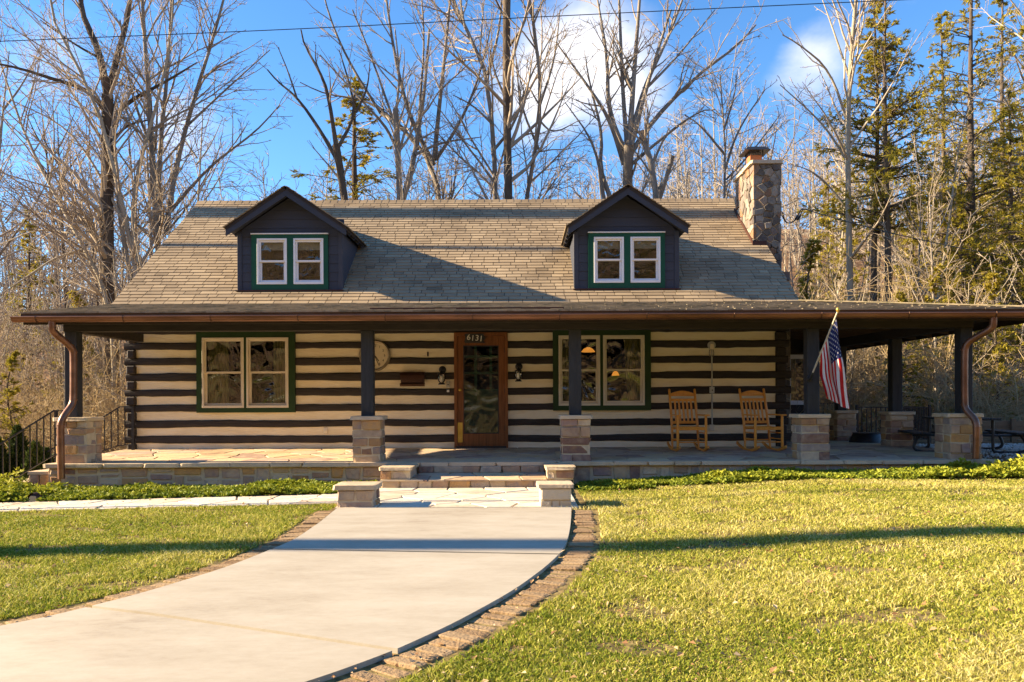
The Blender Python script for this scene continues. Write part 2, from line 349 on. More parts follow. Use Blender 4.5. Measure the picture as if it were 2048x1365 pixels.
#PART2
# ------------------------------------------------------------------ ground, drive, paths
def patio_rise(x, y): return 0.22 * sstep(7.2, 7.9, x) * sstep(11.9, 13.2, y)
def gz(x, y): return H(x, y) + patio_rise(x, y)
xs = np.concatenate([np.linspace(-130, -16, 32), np.linspace(-15, 15, 76), np.linspace(16, 130, 32)])
ys = np.concatenate([np.linspace(-70, 1, 18), np.linspace(2, 30, 71), np.linspace(31.5, 210, 70)])
V = np.array([(x, y, gz(x, y)) for y in ys for x in xs])
nx = len(xs); ii = np.arange(len(ys) - 1)[:, None] * nx + np.arange(nx - 1)[None, :]
ii = ii.ravel(); quads = np.stack([ii, ii + 1, ii + 1 + nx, ii + nx], 1)
ground = link('ground', mesh_np('ground', V, [quads], smooth=True), ground_mat())
tag(ground, 'lawn soil in front and brown leaf litter rising into the woods', None, None, 'structure')

LE = [(675, 1021), (655, 1037), (640, 1050), (600, 1078), (585, 1087), (560, 1098), (520, 1115), (450, 1143), (380, 1165), (290, 1193), (195, 1218), (100, 1242), (0, 1262), (-150, 1290), (-420, 1330)]
RE = [(1143, 1020), (1142, 1045), (1139, 1070), (1133, 1092), (1122, 1112), (1100, 1133), (1080, 1150), (1040, 1180), (1000, 1205), (950, 1233), (900, 1260), (840, 1288), (790, 1311), (715, 1340), (640, 1367), (500, 1412), (300, 1475), (0, 1560)]
LW = [G(*p) for p in LE]; RW = [G(*p) for p in RE]
def resample(pts, n):
    pts = [Vector(p) for p in pts]
    L = [0]
    for a, b in zip(pts, pts[1:]): L.append(L[-1] + (b - a).length)
    out = []
    for i in range(n):
        s = L[-1] * i / (n - 1); k = 0
        while k < len(L) - 2 and L[k + 1] < s: k += 1
        t = (s - L[k]) / max(1e-9, L[k + 1] - L[k]); out.append(pts[k].lerp(pts[k + 1], t))
    return out
def smooth_line(pts, it=2):
    for _ in range(it):
        q = [pts[0]]
        for a, b in zip(pts, pts[1:]): q += [a.lerp(b, .25), a.lerp(b, .75)]
        pts = q + [pts[-1]]
    return pts
LS = smooth_line(LW); RS = smooth_line(RW)
def cut(line, y0, y1): return [p for p in line if y1 <= p.y <= y0]
def slab_mesh(left, right, th=0.030):
    n = 22
    a, b = resample(left, n), resample(right, n)
    v, f = [], []
    for p, q in zip(a, b):
        row = [p.lerp(q, t) for t in (0, .25, .5, .75, 1)]
        for r in row: v.append((r.x, r.y, near_ground(r.x, r.y) + th))
    for r in (a, b):
        for p in r: v.append((p.x, p.y, near_ground(p.x, p.y) - 0.12))
    for i in range(n - 1):
        for j in range(4):
            k = i * 5 + j; f.append((k, k + 5, k + 6, k + 1))
        la, lb = n * 5 + i, n * 6 + i
        f.append((i * 5, la, la + 1, (i + 1) * 5)); f.append((i * 5 + 4, (i + 1) * 5 + 4, lb + 1, lb))
    f.append((0, 1, 2, 3, 4, n * 6, n * 5)); k = (n - 1) * 5
    f.append((k + 4, k + 3, k + 2, k + 1, k, n * 5 + n - 1, n * 6 + n - 1))
    me = bpy.data.meshes.new('concrete_slab'); me.from_pydata(v, [], f); me.update()
    bm = bmesh.new(); bm.from_mesh(me); bmesh.ops.recalc_face_normals(bm, faces=bm.faces); bm.to_mesh(me); bm.free()
    return me
drive = tag(link('driveway', None), 'pale concrete driveway curving from the steps to the lower left', None, None, 'structure')
jl1, jr1, jl2, jr2 = G(578, 1106), G(1122, 1112), G(195, 1218), G(790, 1311)
def upto(line, a, b):
    ia = min(range(len(line)), key=lambda i: (line[i] - a).length); ib = min(range(len(line)), key=lambda i: (line[i] - b).length)
    return line[ia:ib + 1]
segs = [(upto(LS, LS[0], jl1), upto(RS, RS[0], jr1)), (upto(LS, jl1, jl2), upto(RS, jr1, jr2)), (upto(LS, jl2, LS[-1]), upto(RS, jr2, RS[-1]))]
for k, (a, b) in enumerate(segs):
    if k > 0:
        a = [a[0] + (a[1] - a[0]).normalized() * 0.045] + a[1:]; b = [b[0] + (b[1] - b[0]).normalized() * 0.045] + b[1:]
    link('concrete_slab', slab_mesh(a, b), M_concrete, drive)

def block_variant(seed, bev=0.06, jit=0.03):
    rg = random.Random(seed)
    me = bpy.data.meshes.new('block'); bm = bmesh.new(); bmesh.ops.create_cube(bm, size=1.0)
    for v in bm.verts: v.co += Vector((rg.uniform(-jit, jit), rg.uniform(-jit, jit), rg.uniform(-jit, jit)))
    bmesh.ops.bevel(bm, geom=list(bm.edges), offset=bev, segments=1, affect='EDGES')
    bm.to_mesh(me); bm.free(); return me
def block_set(m, n=5, seed=0, bev=.06, jit=.03):
    out = []
    for i in range(n):
        me = block_variant(seed + i, bev, jit); me.materials.append(m); out.append(me)
    return out
B_stone = block_set(M_stone, 8, 10, .07, .05); B_pale = block_set(M_stone_lt, 4, 30); B_cap = block_set(M_cap, 4, 40, .05, .03); B_paver = block_set(M_paver, 5, 50, .09, .05); B_timber = block_set(M_timber, 3, 60, .03, .01)
def block(name, meshes, x0, x1, y0, y1, z0, z1, parent, rot=None):
    o = link(name, random.choice(meshes), None, parent)
    o.location = ((x0 + x1) / 2, (y0 + y1) / 2, (z0 + z1) / 2); o.scale = (abs(x1 - x0), abs(y1 - y0), abs(z1 - z0))
    if rot: o.rotation_euler = rot
    return o
def paver_row(line, side, label, depth, step, gap):
    root = tag(link('brick_edging', None), label, None, None, 'structure')
    L = 0; acc = 0
    total = sum((b - a).length for a, b in zip(line, line[1:])); n = int(total / step)
    pts = resample(line, n)
    for i in range(1, n - 1):
        t = (pts[i + 1] - pts[i - 1]).normalized(); nn = Vector((t.y, -t.x, 0)) * side
        c = pts[i] + nn * (gap + depth / 2 + random.uniform(-.012, .012))
        if abs(c.x) > 8 or c.y < 2.5: continue
        o = link('paver', random.choice(B_paver), None, root)
        o.location = (c.x, c.y, near_ground(c.x, c.y) - .020 + random.uniform(-.010, .008))
        o.scale = (step * random.uniform(.80, .93), depth * random.uniform(.92, 1.06), 0.06)
        o.rotation_euler = (random.uniform(-.04, .04), random.uniform(-.04, .04), math.atan2(t.y, t.x) + random.uniform(-.07, .07))
    return root
paver_row(RS, -1, 'row of tan pavers along the curved right edge of the driveway', 0.23, 0.115, 0.03)
paver_row(LS, 1, 'row of tan pavers along the left edge of the driveway', 0.20, 0.13, 0.01)

# irregular flagstones: Voronoi cells shrunk by the joint
def clip_poly(poly, a, nrm):
    out = []
    for i in range(len(poly)):
        p, q = poly[i], poly[(i + 1) % len(poly)]
        dp, dq = (p[0] - a[0]) * nrm[0] + (p[1] - a[1]) * nrm[1], (q[0] - a[0]) * nrm[0] + (q[1] - a[1]) * nrm[1]
        if dp <= 0: out.append(p)
        if (dp < 0 < dq) or (dq < 0 < dp):
            t = dp / (dp - dq); out.append((p[0] + (q[0] - p[0]) * t, p[1] + (q[1] - p[1]) * t))
    return out
def cells(x0, x1, y0, y1, sx, sy, rg, joint=0.012, jit=.75):
    pts = []
    nxx, nyy = max(1, round((x1 - x0) / sx)), max(1, round((y1 - y0) / sy))
    for j in range(nyy):
        for i in range(nxx):
            pts.append((x0 + (i + .5 + (j % 2) * .35 + rg.uniform(-jit, jit) * .5) * (x1 - x0) / nxx, y0 + (j + .5 + rg.uniform(-jit, jit) * .5) * (y1 - y0) / nyy))
    out = []
    for k, p in enumerate(pts):
        poly = [(x0, y0), (x1, y0), (x1, y1), (x0, y1)]
        nb = sorted((q for q in pts if q is not p), key=lambda q: ((q[0] - p[0]) / sx) ** 2 + ((q[1] - p[1]) / sy) ** 2)[:16]
        for q in nb:
            d = math.hypot(q[0] - p[0], q[1] - p[1])
            if d < 1e-6: continue
            nrm = ((q[0] - p[0]) / d, (q[1] - p[1]) / d); m = ((p[0] + q[0]) / 2 - nrm[0] * joint, (p[1] + q[1]) / 2 - nrm[1] * joint)
            poly = clip_poly(poly, m, nrm)
            if len(poly) < 3: break
        if len(poly) >= 3:
            ar = abs(sum(poly[i][0] * poly[(i + 1) % len(poly)][1] - poly[(i + 1) % len(poly)][0] * poly[i][1] for i in range(len(poly)))) / 2
            if ar > 0.004: out.append(poly)
    return out
def slab_stone(name, poly, to3d, proud, depth, m, parent, cham=0.006):
    """prism of a flat stone: to3d(u, v, w) gives the point, w along the outward normal"""
    n = len(poly); cx = sum(p[0] for p in poly) / n; cy_ = sum(p[1] for p in poly) / n
    v = [to3d(p[0], p[1], -depth) for p in poly] + [to3d(p[0], p[1], proud - cham) for p in poly]
    for p in poly:
        dx, dy = p[0] - cx, p[1] - cy_; L = math.hypot(dx, dy) or 1
        v.append(to3d(p[0] - dx / L * cham * 1.6, p[1] - dy / L * cham * 1.6, proud))
    f = [tuple(range(2 * n, 3 * n))]
    for i in range(n):
        j = (i + 1) % n
        f += [(i, j, n + j, n + i), (n + i, n + j, 2 * n + j, 2 * n + i)]
    me = bpy.data.meshes.new(name); me.from_pydata([tuple(q) for q in v], [], f)
    bm = bmesh.new(); bm.from_mesh(me); bmesh.ops.recalc_face_normals(bm, faces=bm.faces); bm.to_mesh(me); bm.free()
    return link(name, me, m, parent)
rg = random.Random(3)
def landing_z(x, y): return -0.305 - 0.020 * (11.7 - y) / 2.0
landing = link('front_landing', MB().box(-2.25, 0.78, 9.69, 11.72, -0.5, -0.385).mesh('front_landing'), M_mortar)
tag(landing, 'flagstone landing between the two low stone pillars', None, None, 'structure')
MBl = MB(); MBl.v = [(-2.25, 9.69, -0.5), (0.70, 9.69, -.5), (.70, 11.72, -.5), (-2.25, 11.72, -.5)] + [(x, y, landing_z(x, y) - .012) for x, y in ((-2.25, 9.69), (.70, 9.69), (.70, 11.72), (-2.25, 11.72))]
MBl.f = [(0, 3, 2, 1), (4, 5, 6, 7), (0, 1, 5, 4), (1, 2, 6, 5), (2, 3, 7, 6), (3, 0, 4, 7)]
landing.data = MBl.mesh('front_landing'); landing.data.materials.append(M_mortar)
for poly in cells(-2.25, 0.70, 9.70, 11.70, .55, .42, rg):
    slab_stone('flagstone', poly, lambda u, v, w: (u, v, landing_z(u, v) + w), rg.uniform(-.003, .004), .03, M_flag_lt, landing)
def walk_z(x, y): return near_ground(x, y) + 0.02
wk = MB(); wx = np.linspace(-16, -2.26, 24)
for x in wx: wk.v += [(x, 10.19, walk_z(x, 10.2) - .012), (x, 11.16, walk_z(x, 11.1) - .012), (x, 10.19, walk_z(x, 10.2) - .15), (x, 11.16, walk_z(x, 11.1) - .15)]
for i in range(23):
    b = i * 4; wk.f += [(b, b + 4, b + 5, b + 1), (b, b + 2, b + 6, b + 4), (b + 1, b + 5, b + 7, b + 3)]
walkway = tag(link('walkway', wk.mesh('walkway'), M_mortar), 'pale flagstone walkway running left from the landing', None, None, 'structure')
for poly in cells(-9.6, -2.27, 10.2, 11.15, .62, .46, rg):
    slab_stone('flagstone', poly, lambda u, v, w: (u, v, walk_z(u, v) + w), rg.uniform(-.003, .004), .03, M_flag_lt, walkway)

# ------------------------------------------------------------------ the log house
house = thing('log_house', 'black and cream log cabin with brown shingle roof, two dormers and a stone porch', 'house', (-1, 15, -0.3))
OP = [(-6.04, -4.20, 0.765, 2.285), (-1.228, -0.225, 0.05, 2.241), (0.618, 2.447, 0.775, 2.295)]   # window, door, window
XL, XR, YW = -7.2, 4.79, 15.0
wall = MB()
xprev = XL
for (a, b, z0, z1) in OP:
    wall.box(xprev, a + .02, YW, YW + .2, .03, 2.68); wall.box(a + .02, b - .02, YW, YW + .2, z1 - .02, 2.68)
    if z0 > .2: wall.box(a + .02, b - .02, YW, YW + .2, .03, z0 + .02)
    xprev = b - .02
wall.box(xprev, XR, YW, YW + .2, .03, 2.68)
front_wall = link('front_wall', wall.mesh('front_wall'), M_chink, house)
def log_mesh(x0, x1, z0, z1, yf, yb, seed):
    n = max(3, int((x1 - x0) / .16)); v, f = [], []
    for i in range(n + 1):
        x = x0 + (x1 - x0) * i / n
        a = .022 * mnoise.noise((x * .7, seed * 7.1, 0)) + .010 * mnoise.noise((x * 4.5, seed * 3.3, 5)); b = .022 * mnoise.noise((x * .7, seed * 7.1, 9)) + .010 * mnoise.noise((x * 4.5, seed * 3.3, 12))
        c = .010 * mnoise.noise((x * 2.2, seed * 2.0, 20))
        for (y, z) in ((yb, z0 + a), (yf + .018 + c, z0 + a), (yf + c, z0 + a + .02), (yf - .004 + c, (z0 + z1) / 2), (yf + c, z1 + b - .02), (yf + .018 + c, z1 + b), (yb, z1 + b)):
            v.append((x, y, z))
    for i in range(n):
        for j in range(6): k = i * 7 + j; f.append((k, k + 7, k + 8, k + 1))
        f.append((i * 7 + 6, i * 7 + 13, i * 7 + 7, i * 7))
    f.append(tuple(range(7))); f.append(tuple(n * 7 + j for j in reversed(range(7))))
    me = bpy.data.meshes.new('log'); me.from_pydata(v, [], f)
    bm = bmesh.new(); bm.from_mesh(me); bmesh.ops.recalc_face_normals(bm, faces=bm.faces); bm.to_mesh(me); bm.free()
    return me
LZ, LPIT, LHT = 0.197, 0.2916, 0.135
for i in range(9):
    z0 = LZ + LPIT * i; z1 = z0 + LHT
    if z0 > 2.6: break
    x = -7.39 + random.uniform(-.02, .02); stops = []
    for (a, b, wz0, wz1) in OP:
        if z1 > wz0 + .01 and z0 < wz1 - .01: stops.append((a + .01, b - .01))
    for (a, b) in stops:
        link('log', log_mesh(x, a, z0, z1, YW - .032, YW + .1, i + x), M_log, front_wall); x = b
    link('log', log_mesh(x, 5.05 + random.uniform(-.03, .03), z0, z1, YW - .032, YW + .1, i + x), M_log, front_wall)
# side walls: logs run back, their sawn ends show at the corners
shell = MB()
shell.box(-7.21, -7.05, YW + .201, 22.1, -.35, 2.7); shell.box(4.63, 4.80, YW + .201, 22.1, -.35, 2.7); shell.box(-7.2, 4.79, 22.1, 22.25, -.35, 2.7)
shell.box(-7.0, 4.6, YW + .205, 22.05, 2.70, 2.78)
for xx in (-7.2, 4.64):
    shell.prism([(xx, 15.05, 2.79), (xx, 22.15, 2.79), (xx, 18.6, 5.46)], (.15, 0, 0))
shell.box(-7.0, 4.6, YW + .205, 22.05, -.05, .05)
link('side_walls', shell.mesh('side_walls'), M_log, house)
link('foundation', MB().box(-7.18, 4.77, 15.02, 22.1, -.9, .028).mesh('foundation'), M_mortar, house)
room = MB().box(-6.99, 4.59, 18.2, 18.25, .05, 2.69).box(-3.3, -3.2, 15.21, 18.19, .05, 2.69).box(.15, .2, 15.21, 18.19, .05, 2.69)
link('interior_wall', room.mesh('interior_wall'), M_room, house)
for i in range(8):
    z0 = LZ - .165 + LPIT * i; z0 = max(z0, .06); z1 = LZ + LPIT * i - .005
    for (xa, xb) in ((-7.345, -7.185), (4.80, 4.985)):
        link('side_log', MB().box(xa + random.uniform(-.02, .02), xb, 14.93 + random.uniform(-.03, .02), 22, z0, z1).mesh('side_log', bevel=.02), M_log, house)

# porch: base, floor, piers, posts, beams
FX0, FX1, FY = -7.41, 7.40, 12.5
def floor_z(y): return 0.036 * (y - FY) if y < 15 else 0.09
fl = MB()
fl.v = [(FX0, FY + .02, -.05), (FX1, FY + .02, -.05), (FX1, 21, -.05), (FX0, 21, -.05), (FX0, FY + .02, -.012), (FX1, FY + .02, -.012), (FX1, 15, .078), (FX0, 15, .078), (FX1, 21, .078), (FX0, 21, .078)]
fl.f = [(0, 3, 2, 1), (4, 5, 6, 7), (7, 6, 8, 9), (0, 1, 5, 4), (1, 2, 8, 6, 5), (2, 3, 9, 8), (3, 0, 4, 7, 9)]
porch_floor = link('porch_floor', fl.mesh('porch_floor'), M_mortar, house)
f3 = lambda u, v, w: (u, v, floor_z(v) + w)
nst = 0
for poly in cells(FX0, FX1, FY + .24, 14.99, .62, .42, rg, .010):
    slab_stone('flagstone', poly, f3, rg.uniform(-.002, .003), .02, M_flag, porch_floor); nst += 1
for poly in cells(5.12, FX1, 15.0, 19.4, .6, .5, rg, .010):
    slab_stone('flagstone', poly, f3, rg.uniform(-.002, .003), .02, M_flag, porch_floor)
x = FX0 - .03
while x < FX1 + .02:                  # coping along the edge
    w = rg.uniform(.35, .95); x1 = min(x + w, FX1 + .03)
    if x1 - x > .08:
        o = block('coping_stone', B_cap, x + .004, x1 - .004, FY - .04 + rg.uniform(-.012, .008), FY + .232, -.052 + rg.uniform(-.004, .002), .008, porch_floor)
    x = x1
porch_base = link('porch_base', MB().box(FX0 + .03, FX1 - .02, FY + .03, 14.9, -.95, -.052).box(5.2, FX1 - .02, 14.9, 20.9, -.95, -.052).mesh('porch_base'), M_mortar, house)
def split_rect(r, maxw, maxh, rg, out):
    x0, x1, z0, z1 = r; w, h = x1 - x0, z1 - z0
    if w > maxw * rg.uniform(.75, 1.25): t = rg.uniform(.36, .64); split_rect((x0, x0 + w * t, z0, z1), maxw, maxh, rg, out); split_rect((x0 + w * t, x1, z0, z1), maxw, maxh, rg, out)
    elif h > maxh * rg.uniform(.7, 1.6): t = rg.uniform(.38, .62); split_rect((x0, x1, z0, z0 + h * t), maxw, maxh, rg, out); split_rect((x0, x1, z0 + h * t, z1), maxw, maxh, rg, out)
    else: out.append(r)
def rubble(x0, x1, z0, z1, y, parent, m=M_stone, maxw=.52, maxh=.2, g=.012, proud=.018, jit=.026):
    out = []; split_rect((x0, x1, z0, z1), maxw, maxh, rg, out)
    for (a, b, c, d) in out:
        q = [(a + g, c + g), (b - g, c + g), (b - g, d - g), (a + g, d - g)]
        q = [(u + rg.uniform(0, jit) * (1 if k in (0, 3) else -1), v + rg.uniform(0, jit * .6) * (1 if k < 2 else -1)) for k, (u, v) in enumerate(q)]
        slab_stone('stone', q, lambda u, v, w: (u, y - w, v), proud + rg.uniform(-.006, .008), .03, m, parent, .010)
rubble(FX0 + .03, -2.07, -.62, -.056, FY + .03, porch_base)
rubble(.80, FX1 - .02, -.40, -.056, FY + .03, porch_base, maxw=.45, maxh=.3)
for k in range(5):                    # left return of the base
    block('stone', B_stone, FX0 - .01, FX0 + .04, FY + .04 + .5 * k, FY + .52 + .5 * k, -.6 + rg.uniform(0, .05), -.06, porch_base)

def pier(name, parent, x0, x1, y0, y1, z0, z1, rows, meshes, capmesh, capover=.03, capth=.06, cls=None):
    core = link(name, MB().box(x0 + .014, x1 - .014, y0 + .014, y1 - .014, z0, z1 - capth).mesh(name), M_mortar, parent)
    hs = [rg.uniform(.75, 1.3) for _ in range(rows)]; s = sum(hs); z = z0
    for r in range(rows):
        h = (z1 - capth - z0) * hs[r] / s; cuts = [x0] + ([x0 + (x1 - x0) * rg.uniform(.3, .7)] if rg.random() < .75 else []) + [x1]
        if rg.random() < .3 and len(cuts) == 3: cuts = [x0, x0 + (x1 - x0) * rg.uniform(.25, .4), x0 + (x1 - x0) * rg.uniform(.6, .75), x1]
        ym = y0 + (y1 - y0) * rg.uniform(.4, .65)
        for a, b in zip(cuts, cuts[1:]):
            j = rg.uniform(-.016, .010)
            block('stone', meshes, a + .006, b - .006, y0 + j, ym - .006, z + .005, z + h - .005, core)
        block('stone', meshes, x0 + rg.uniform(-.004, .006), (x0 + x1) / 2 - .006, ym + .006, y1 - .004, z + .005, z + h - .005, core)
        block('stone', meshes, (x0 + x1) / 2 + .006, x1 - rg.uniform(-.004, .006), ym + .006, y1 - .004, z + .005, z + h - .005, core)
        z += h
    block('cap_stone', capmesh, x0 - capover, x1 + capover, y0 - capover, y1 + capover, z1 - capth, z1, core)
    return core
PZ = .73
piers = [(-7.30, -6.80, 12.56, 13.02), (-2.64, -2.19, 12.56, 13.02), (.646, 1.11, 12.56, 13.02), (4.41, 4.86, 12.56, 13.02), (6.75, 7.26, 12.56, 13.05), (6.87, 7.30, 14.83, 15.27), (6.65, 7.07, 16.8, 17.22)]
posts = [(-7.22, -7.03), (-2.52, -2.33), (.785, .975), (4.56, 4.75), (6.99, 7.18), (6.96, 7.15), (6.72, 6.91)]
for (x0, x1, y0, y1), (a, b) in zip(piers, posts):
    pier('pier', house, x0, x1, y0, y1, floor_z(y0) - .01, PZ, 5, B_stone, B_cap)
    link('porch_post', MB().box(a, b, y0 + .12, y0 + .31, PZ, 2.09).mesh('porch_post', bevel=.008), M_post, house)
beam = link('porch_beam', MB().box(-7.24, 7.2, 12.68, 12.87, 2.09, 2.262).mesh('porch_beam', bevel=.006), M_beam, house)
link('porch_beam', MB().bar((-7.13, 12.88, 2.165), (-7.10, 14.93, 2.165), .17, .16).mesh('porch_beam', bevel=.006), M_beam, house)
link('porch_beam', MB().bar((7.08, 12.88, 2.17), (6.70, 21.0, 2.17), .18, .17).mesh('porch_beam', bevel=.006), M_beam, house)
link('wall_plate', MB().box(-7.0, 5.0, 14.80, 14.945, 2.36, 2.5).mesh('wall_plate', bevel=.006), M_beam, house)

# roofs
D1, Z1, D2, Z2 = 14.6, 2.741, 18.59, 5.612
SL = (Z2 - Z1) / (D2 - D1); RX0, RX1 = -7.437, 5.11
def roof_z(y): return Z1 + SL * (y - D1)
roof = link('roof', MB().prism([(RX0, D1, Z1), (RX0, D2, Z2), (RX0, D2 + 4.0, Z1), (RX0, D2 + 4.0, Z1 - .12), (RX0, D2, Z2 - .14), (RX0, D1, Z1 - .12)], (RX1 - RX0, 0, 0)).mesh('roof'), M_fascia, house)
slope = Vector((0, D2 - D1, Z2 - Z1)); SLEN = slope.length; sv = slope.normalized(); sn = Vector((0, -sv.z, sv.y))
EXP = 0.128
DORM = [(-5.287, -3.33, -4.27), (1.035, 2.99, 2.0)]
def in_dormer(x, y):
    for (a, b, c) in DORM:
        if a - .02 < x < b + .02 and 15.04 < y:
            top = 16.62 + (1.0 - abs(x - (a + b) / 2) / 1.1) * 1.02
            if y < top: return True
    if 4.88 < x and 16.62 < y < 17.99: return True
    return False
TABV, TABT = [], []
def trim(a, b, y):
    segs = [(a, b)]
    blocks = []
    for (xa, xb, c) in DORM:
        if 15.05 < y:
            half = (xb - xa) / 2; xm = (xa + xb) / 2
            if y > 16.66: half = (1.0 - (y - 16.66) / 1.02) * 1.13
            if half > 0: blocks.append((xm - half + .01, xm + half - .01))
    if 16.62 < y < 17.99: blocks.append((4.87, 9))
    for (p, q) in blocks:
        out = []
        for (u, v) in segs:
            if v <= p or u >= q: out.append((u, v))
            else:
                if u < p: out.append((u, p))
                if v > q: out.append((q, v))
        segs = out
    return segs
def tab_box(O, u, v, n, x0, x1, s0, L, th=.019, lift=.0):
    A = O + v * s0; pts = []
    for (xx, ss, hh) in ((x0, 0, 0), (x1, 0, 0), (x1, L, 0), (x0, L, 0), (x0, 0, th), (x1, 0, th), (x1, L, .003), (x0, L, .003)):
        pts.append(A + u * xx + v * ss + n * (hh + lift))
    return pts
BOXF = np.array([(0, 3, 2, 1), (4, 5, 6, 7), (0, 1, 5, 4), (1, 2, 6, 5), (2, 3, 7, 6), (3, 0, 4, 7)])
variants = []
for k in range(9):
    p = tab_box(Vector((0, 0, 0)), Vector((1, 0, 0)), sv, sn, 0, 1, 0, EXP + .03)
    me = mesh_np('shingle', [tuple(q) for q in p], [BOXF], tint=[(k + .5) / 9] * 6); me.materials.append(M_shingle); variants.append(me)
rs = random.Random(21); count = 0; row = 0; s = 0.0
O0 = Vector((0, D1, Z1)) + sn * .002
while s < SLEN - .02:
    x = RX0 - .02 - rs.uniform(0, .2)
    while x < RX1 + .02:
        w = rs.choice((.17, .24, .30, .33)) + rs.uniform(-.02, .02); a, b = max(x, RX0 - .02), min(x + w, RX1 + .02); x += w
        if b - a < .03: continue
        y = D1 + sv.y * (s + .05)
        t = min(.999, max(0, rs.gauss(.5, .24)))
        for (a, b) in trim(a, b, y):
          if b - a < .02: continue
          if count < 300:
              o = link('shingle', variants[int(t * 9)], None, roof); o.location = O0 + sv * (s + rs.uniform(-.004, .004)) + Vector((a + .006, 0, 0)); o.scale = (b - a - .012, 1, 1); count += 1
          else:
              TABV += tab_box(O0, Vector((1, 0, 0)), sv, sn, a + .006, b - .006, s + rs.uniform(-.004, .004), min(EXP + .03, SLEN - s)); TABT += [t] * 6
    s += EXP; row += 1
def tabs_obj(name, TV, TT, m, parent):
    n = len(TV) // 8
    f = (BOXF[None] + (np.arange(n) * 8)[:, None, None]).reshape(-1, 4)
    o = link(name, mesh_np(name, [tuple(q) for q in TV], [f], tint=TT), m, parent); o['kind'] = 'stuff'; return o
tabs_obj('upper_shingles', TABV, TABT, M_shingle, roof)
rc = MB(); x = RX0 - .03
while x < RX1:
    rc.prism([(x, D2 - .13, Z2 - .078), (x, D2, Z2 + .03), (x, D2 + .13, Z2 - .078), (x, D2 + .13, Z2 - .062 - .04), (x, D2, Z2 + .005), (x, D2 - .13, Z2 - .1)], (.2, 0, .008)); x += .17
link('ridge_cap', rc.mesh('ridge_cap'), M_shingle, roof)
# porch roof
EY, EZ, EX0, EX1 = 12.3, 2.337, -7.67, 8.12
pr = MB()
pr.prism([(EX0, EY, EZ), (EX1, EY, EZ), (RX1, D1, Z1), (RX0 - .02, D1, Z1)], (0, 0, -.05))
pr.prism([(EX1, EY, EZ), (EX1, 21, EZ), (RX1, 21, Z1), (RX1, D1, Z1)], (0, 0, -.05))
porch_roof = link('porch_roof', pr.mesh('porch_roof'), M_soffit, house)
pv = Vector((0, D1 - EY, Z1 - EZ)); PL = pv.length; pv.normalize(); pn = Vector((0, -pv.z, pv.y))
TV, TT = [], []; s = 0
while s < PL - .02:
    k = s / PL; xa, xb = EX0 + (RX0 - EX0) * k, EX1 + (RX1 - EX1) * k
    x = xa - rs.uniform(0, .2)
    while x < xb:
        w = rs.uniform(.18, .34); a, b = max(x, xa - .02), min(x + w, xb + .01); x += w
        if b - a < .03: continue
        TV += tab_box(Vector((0, EY, EZ)) + pn * .002, Vector((1, 0, 0)), pv, pn, a + .002, b - .002, s - (.03 if s == 0 else 0) + rs.uniform(-.006, .006), min(.17, PL - s), th=.016 + rs.uniform(0, .012)); TT += [min(1, max(0, rs.gauss(.5, .3)))] * 6
    s += .14
tabs_obj('porch_shingles', TV, TT, M_shingle_old, porch_roof)
TV, TT = [], []
qv = Vector((RX1 - EX1, 0, Z1 - EZ)); QL = qv.length; qv.normalize(); qn = Vector((-qv.z, 0, qv.x)); qn = qn if qn.z > 0 else -qn; s = 0
while s < QL - .02:
    y = EY + (D1 - EY) * s / QL
    while y < 20.9:
        w = rs.uniform(.2, .34); TV += tab_box(Vector((EX1, 0, EZ)) + qn * .002, Vector((0, 1, 0)), qv, qn, y, y + w - .004, s, min(.17, QL - s)); TT += [min(1, max(0, rs.gauss(.5, .3)))] * 6; y += w
    s += .14
tabs_obj('side_porch_shingles', TV, TT, M_shingle_old, porch_roof)
link('hip_cap', MB().bar((EX1 - .02, EY + .02, EZ + .03), (RX1, D1, Z1 + .03), .16, .02).mesh('hip_cap'), M_shingle_old, porch_roof)
link('fascia', MB().box(EX0 + .02, EX1 - .02, EY + .03, EY + .06, EZ - .17, EZ - .052).mesh('fascia'), M_fascia, porch_roof)
link('fascia', MB().box(EX1 - .05, EX1 - .02, EY + .061, 20.9, EZ - .17, EZ - .052).mesh('fascia'), M_fascia, porch_roof)
link('rake_board', MB().prism([(EX0 + .03, EY + .061, EZ - .17), (EX0 + .03, EY + .061, EZ - .052), (RX0 + .01, D1, Z1 - .052), (RX0 + .01, D1, Z1 - .17)], (.03, 0, 0)).mesh('rake_board'), M_fascia, porch_roof)
link('rain_diverter', MB().bar((-2.36, EY + .32, EZ + .075), (.70, EY + .32, EZ + .075), .02, .05).mesh('rain_diverter'), M_brown, porch_roof)
x = -7.0
while x < 7.9:                        # rafters
    yb = 14.55 if x < 5.0 else 14.6 - (x - 5.11) * .77
    link('rafter', MB().bar((x, EY + .08, EZ - .115), (x, yb, EZ - .115 + (yb - EY - .08) * .176), .05, .11).mesh('rafter'), M_soffit, porch_roof); x += .62
for y in np.arange(15.0, 20.9, .62):
    link('rafter', MB().bar((EX1 - .08, y, EZ - .11), (5.13, y, Z1 - .12), .05, .11).mesh('rafter'), M_soffit, porch_roof)
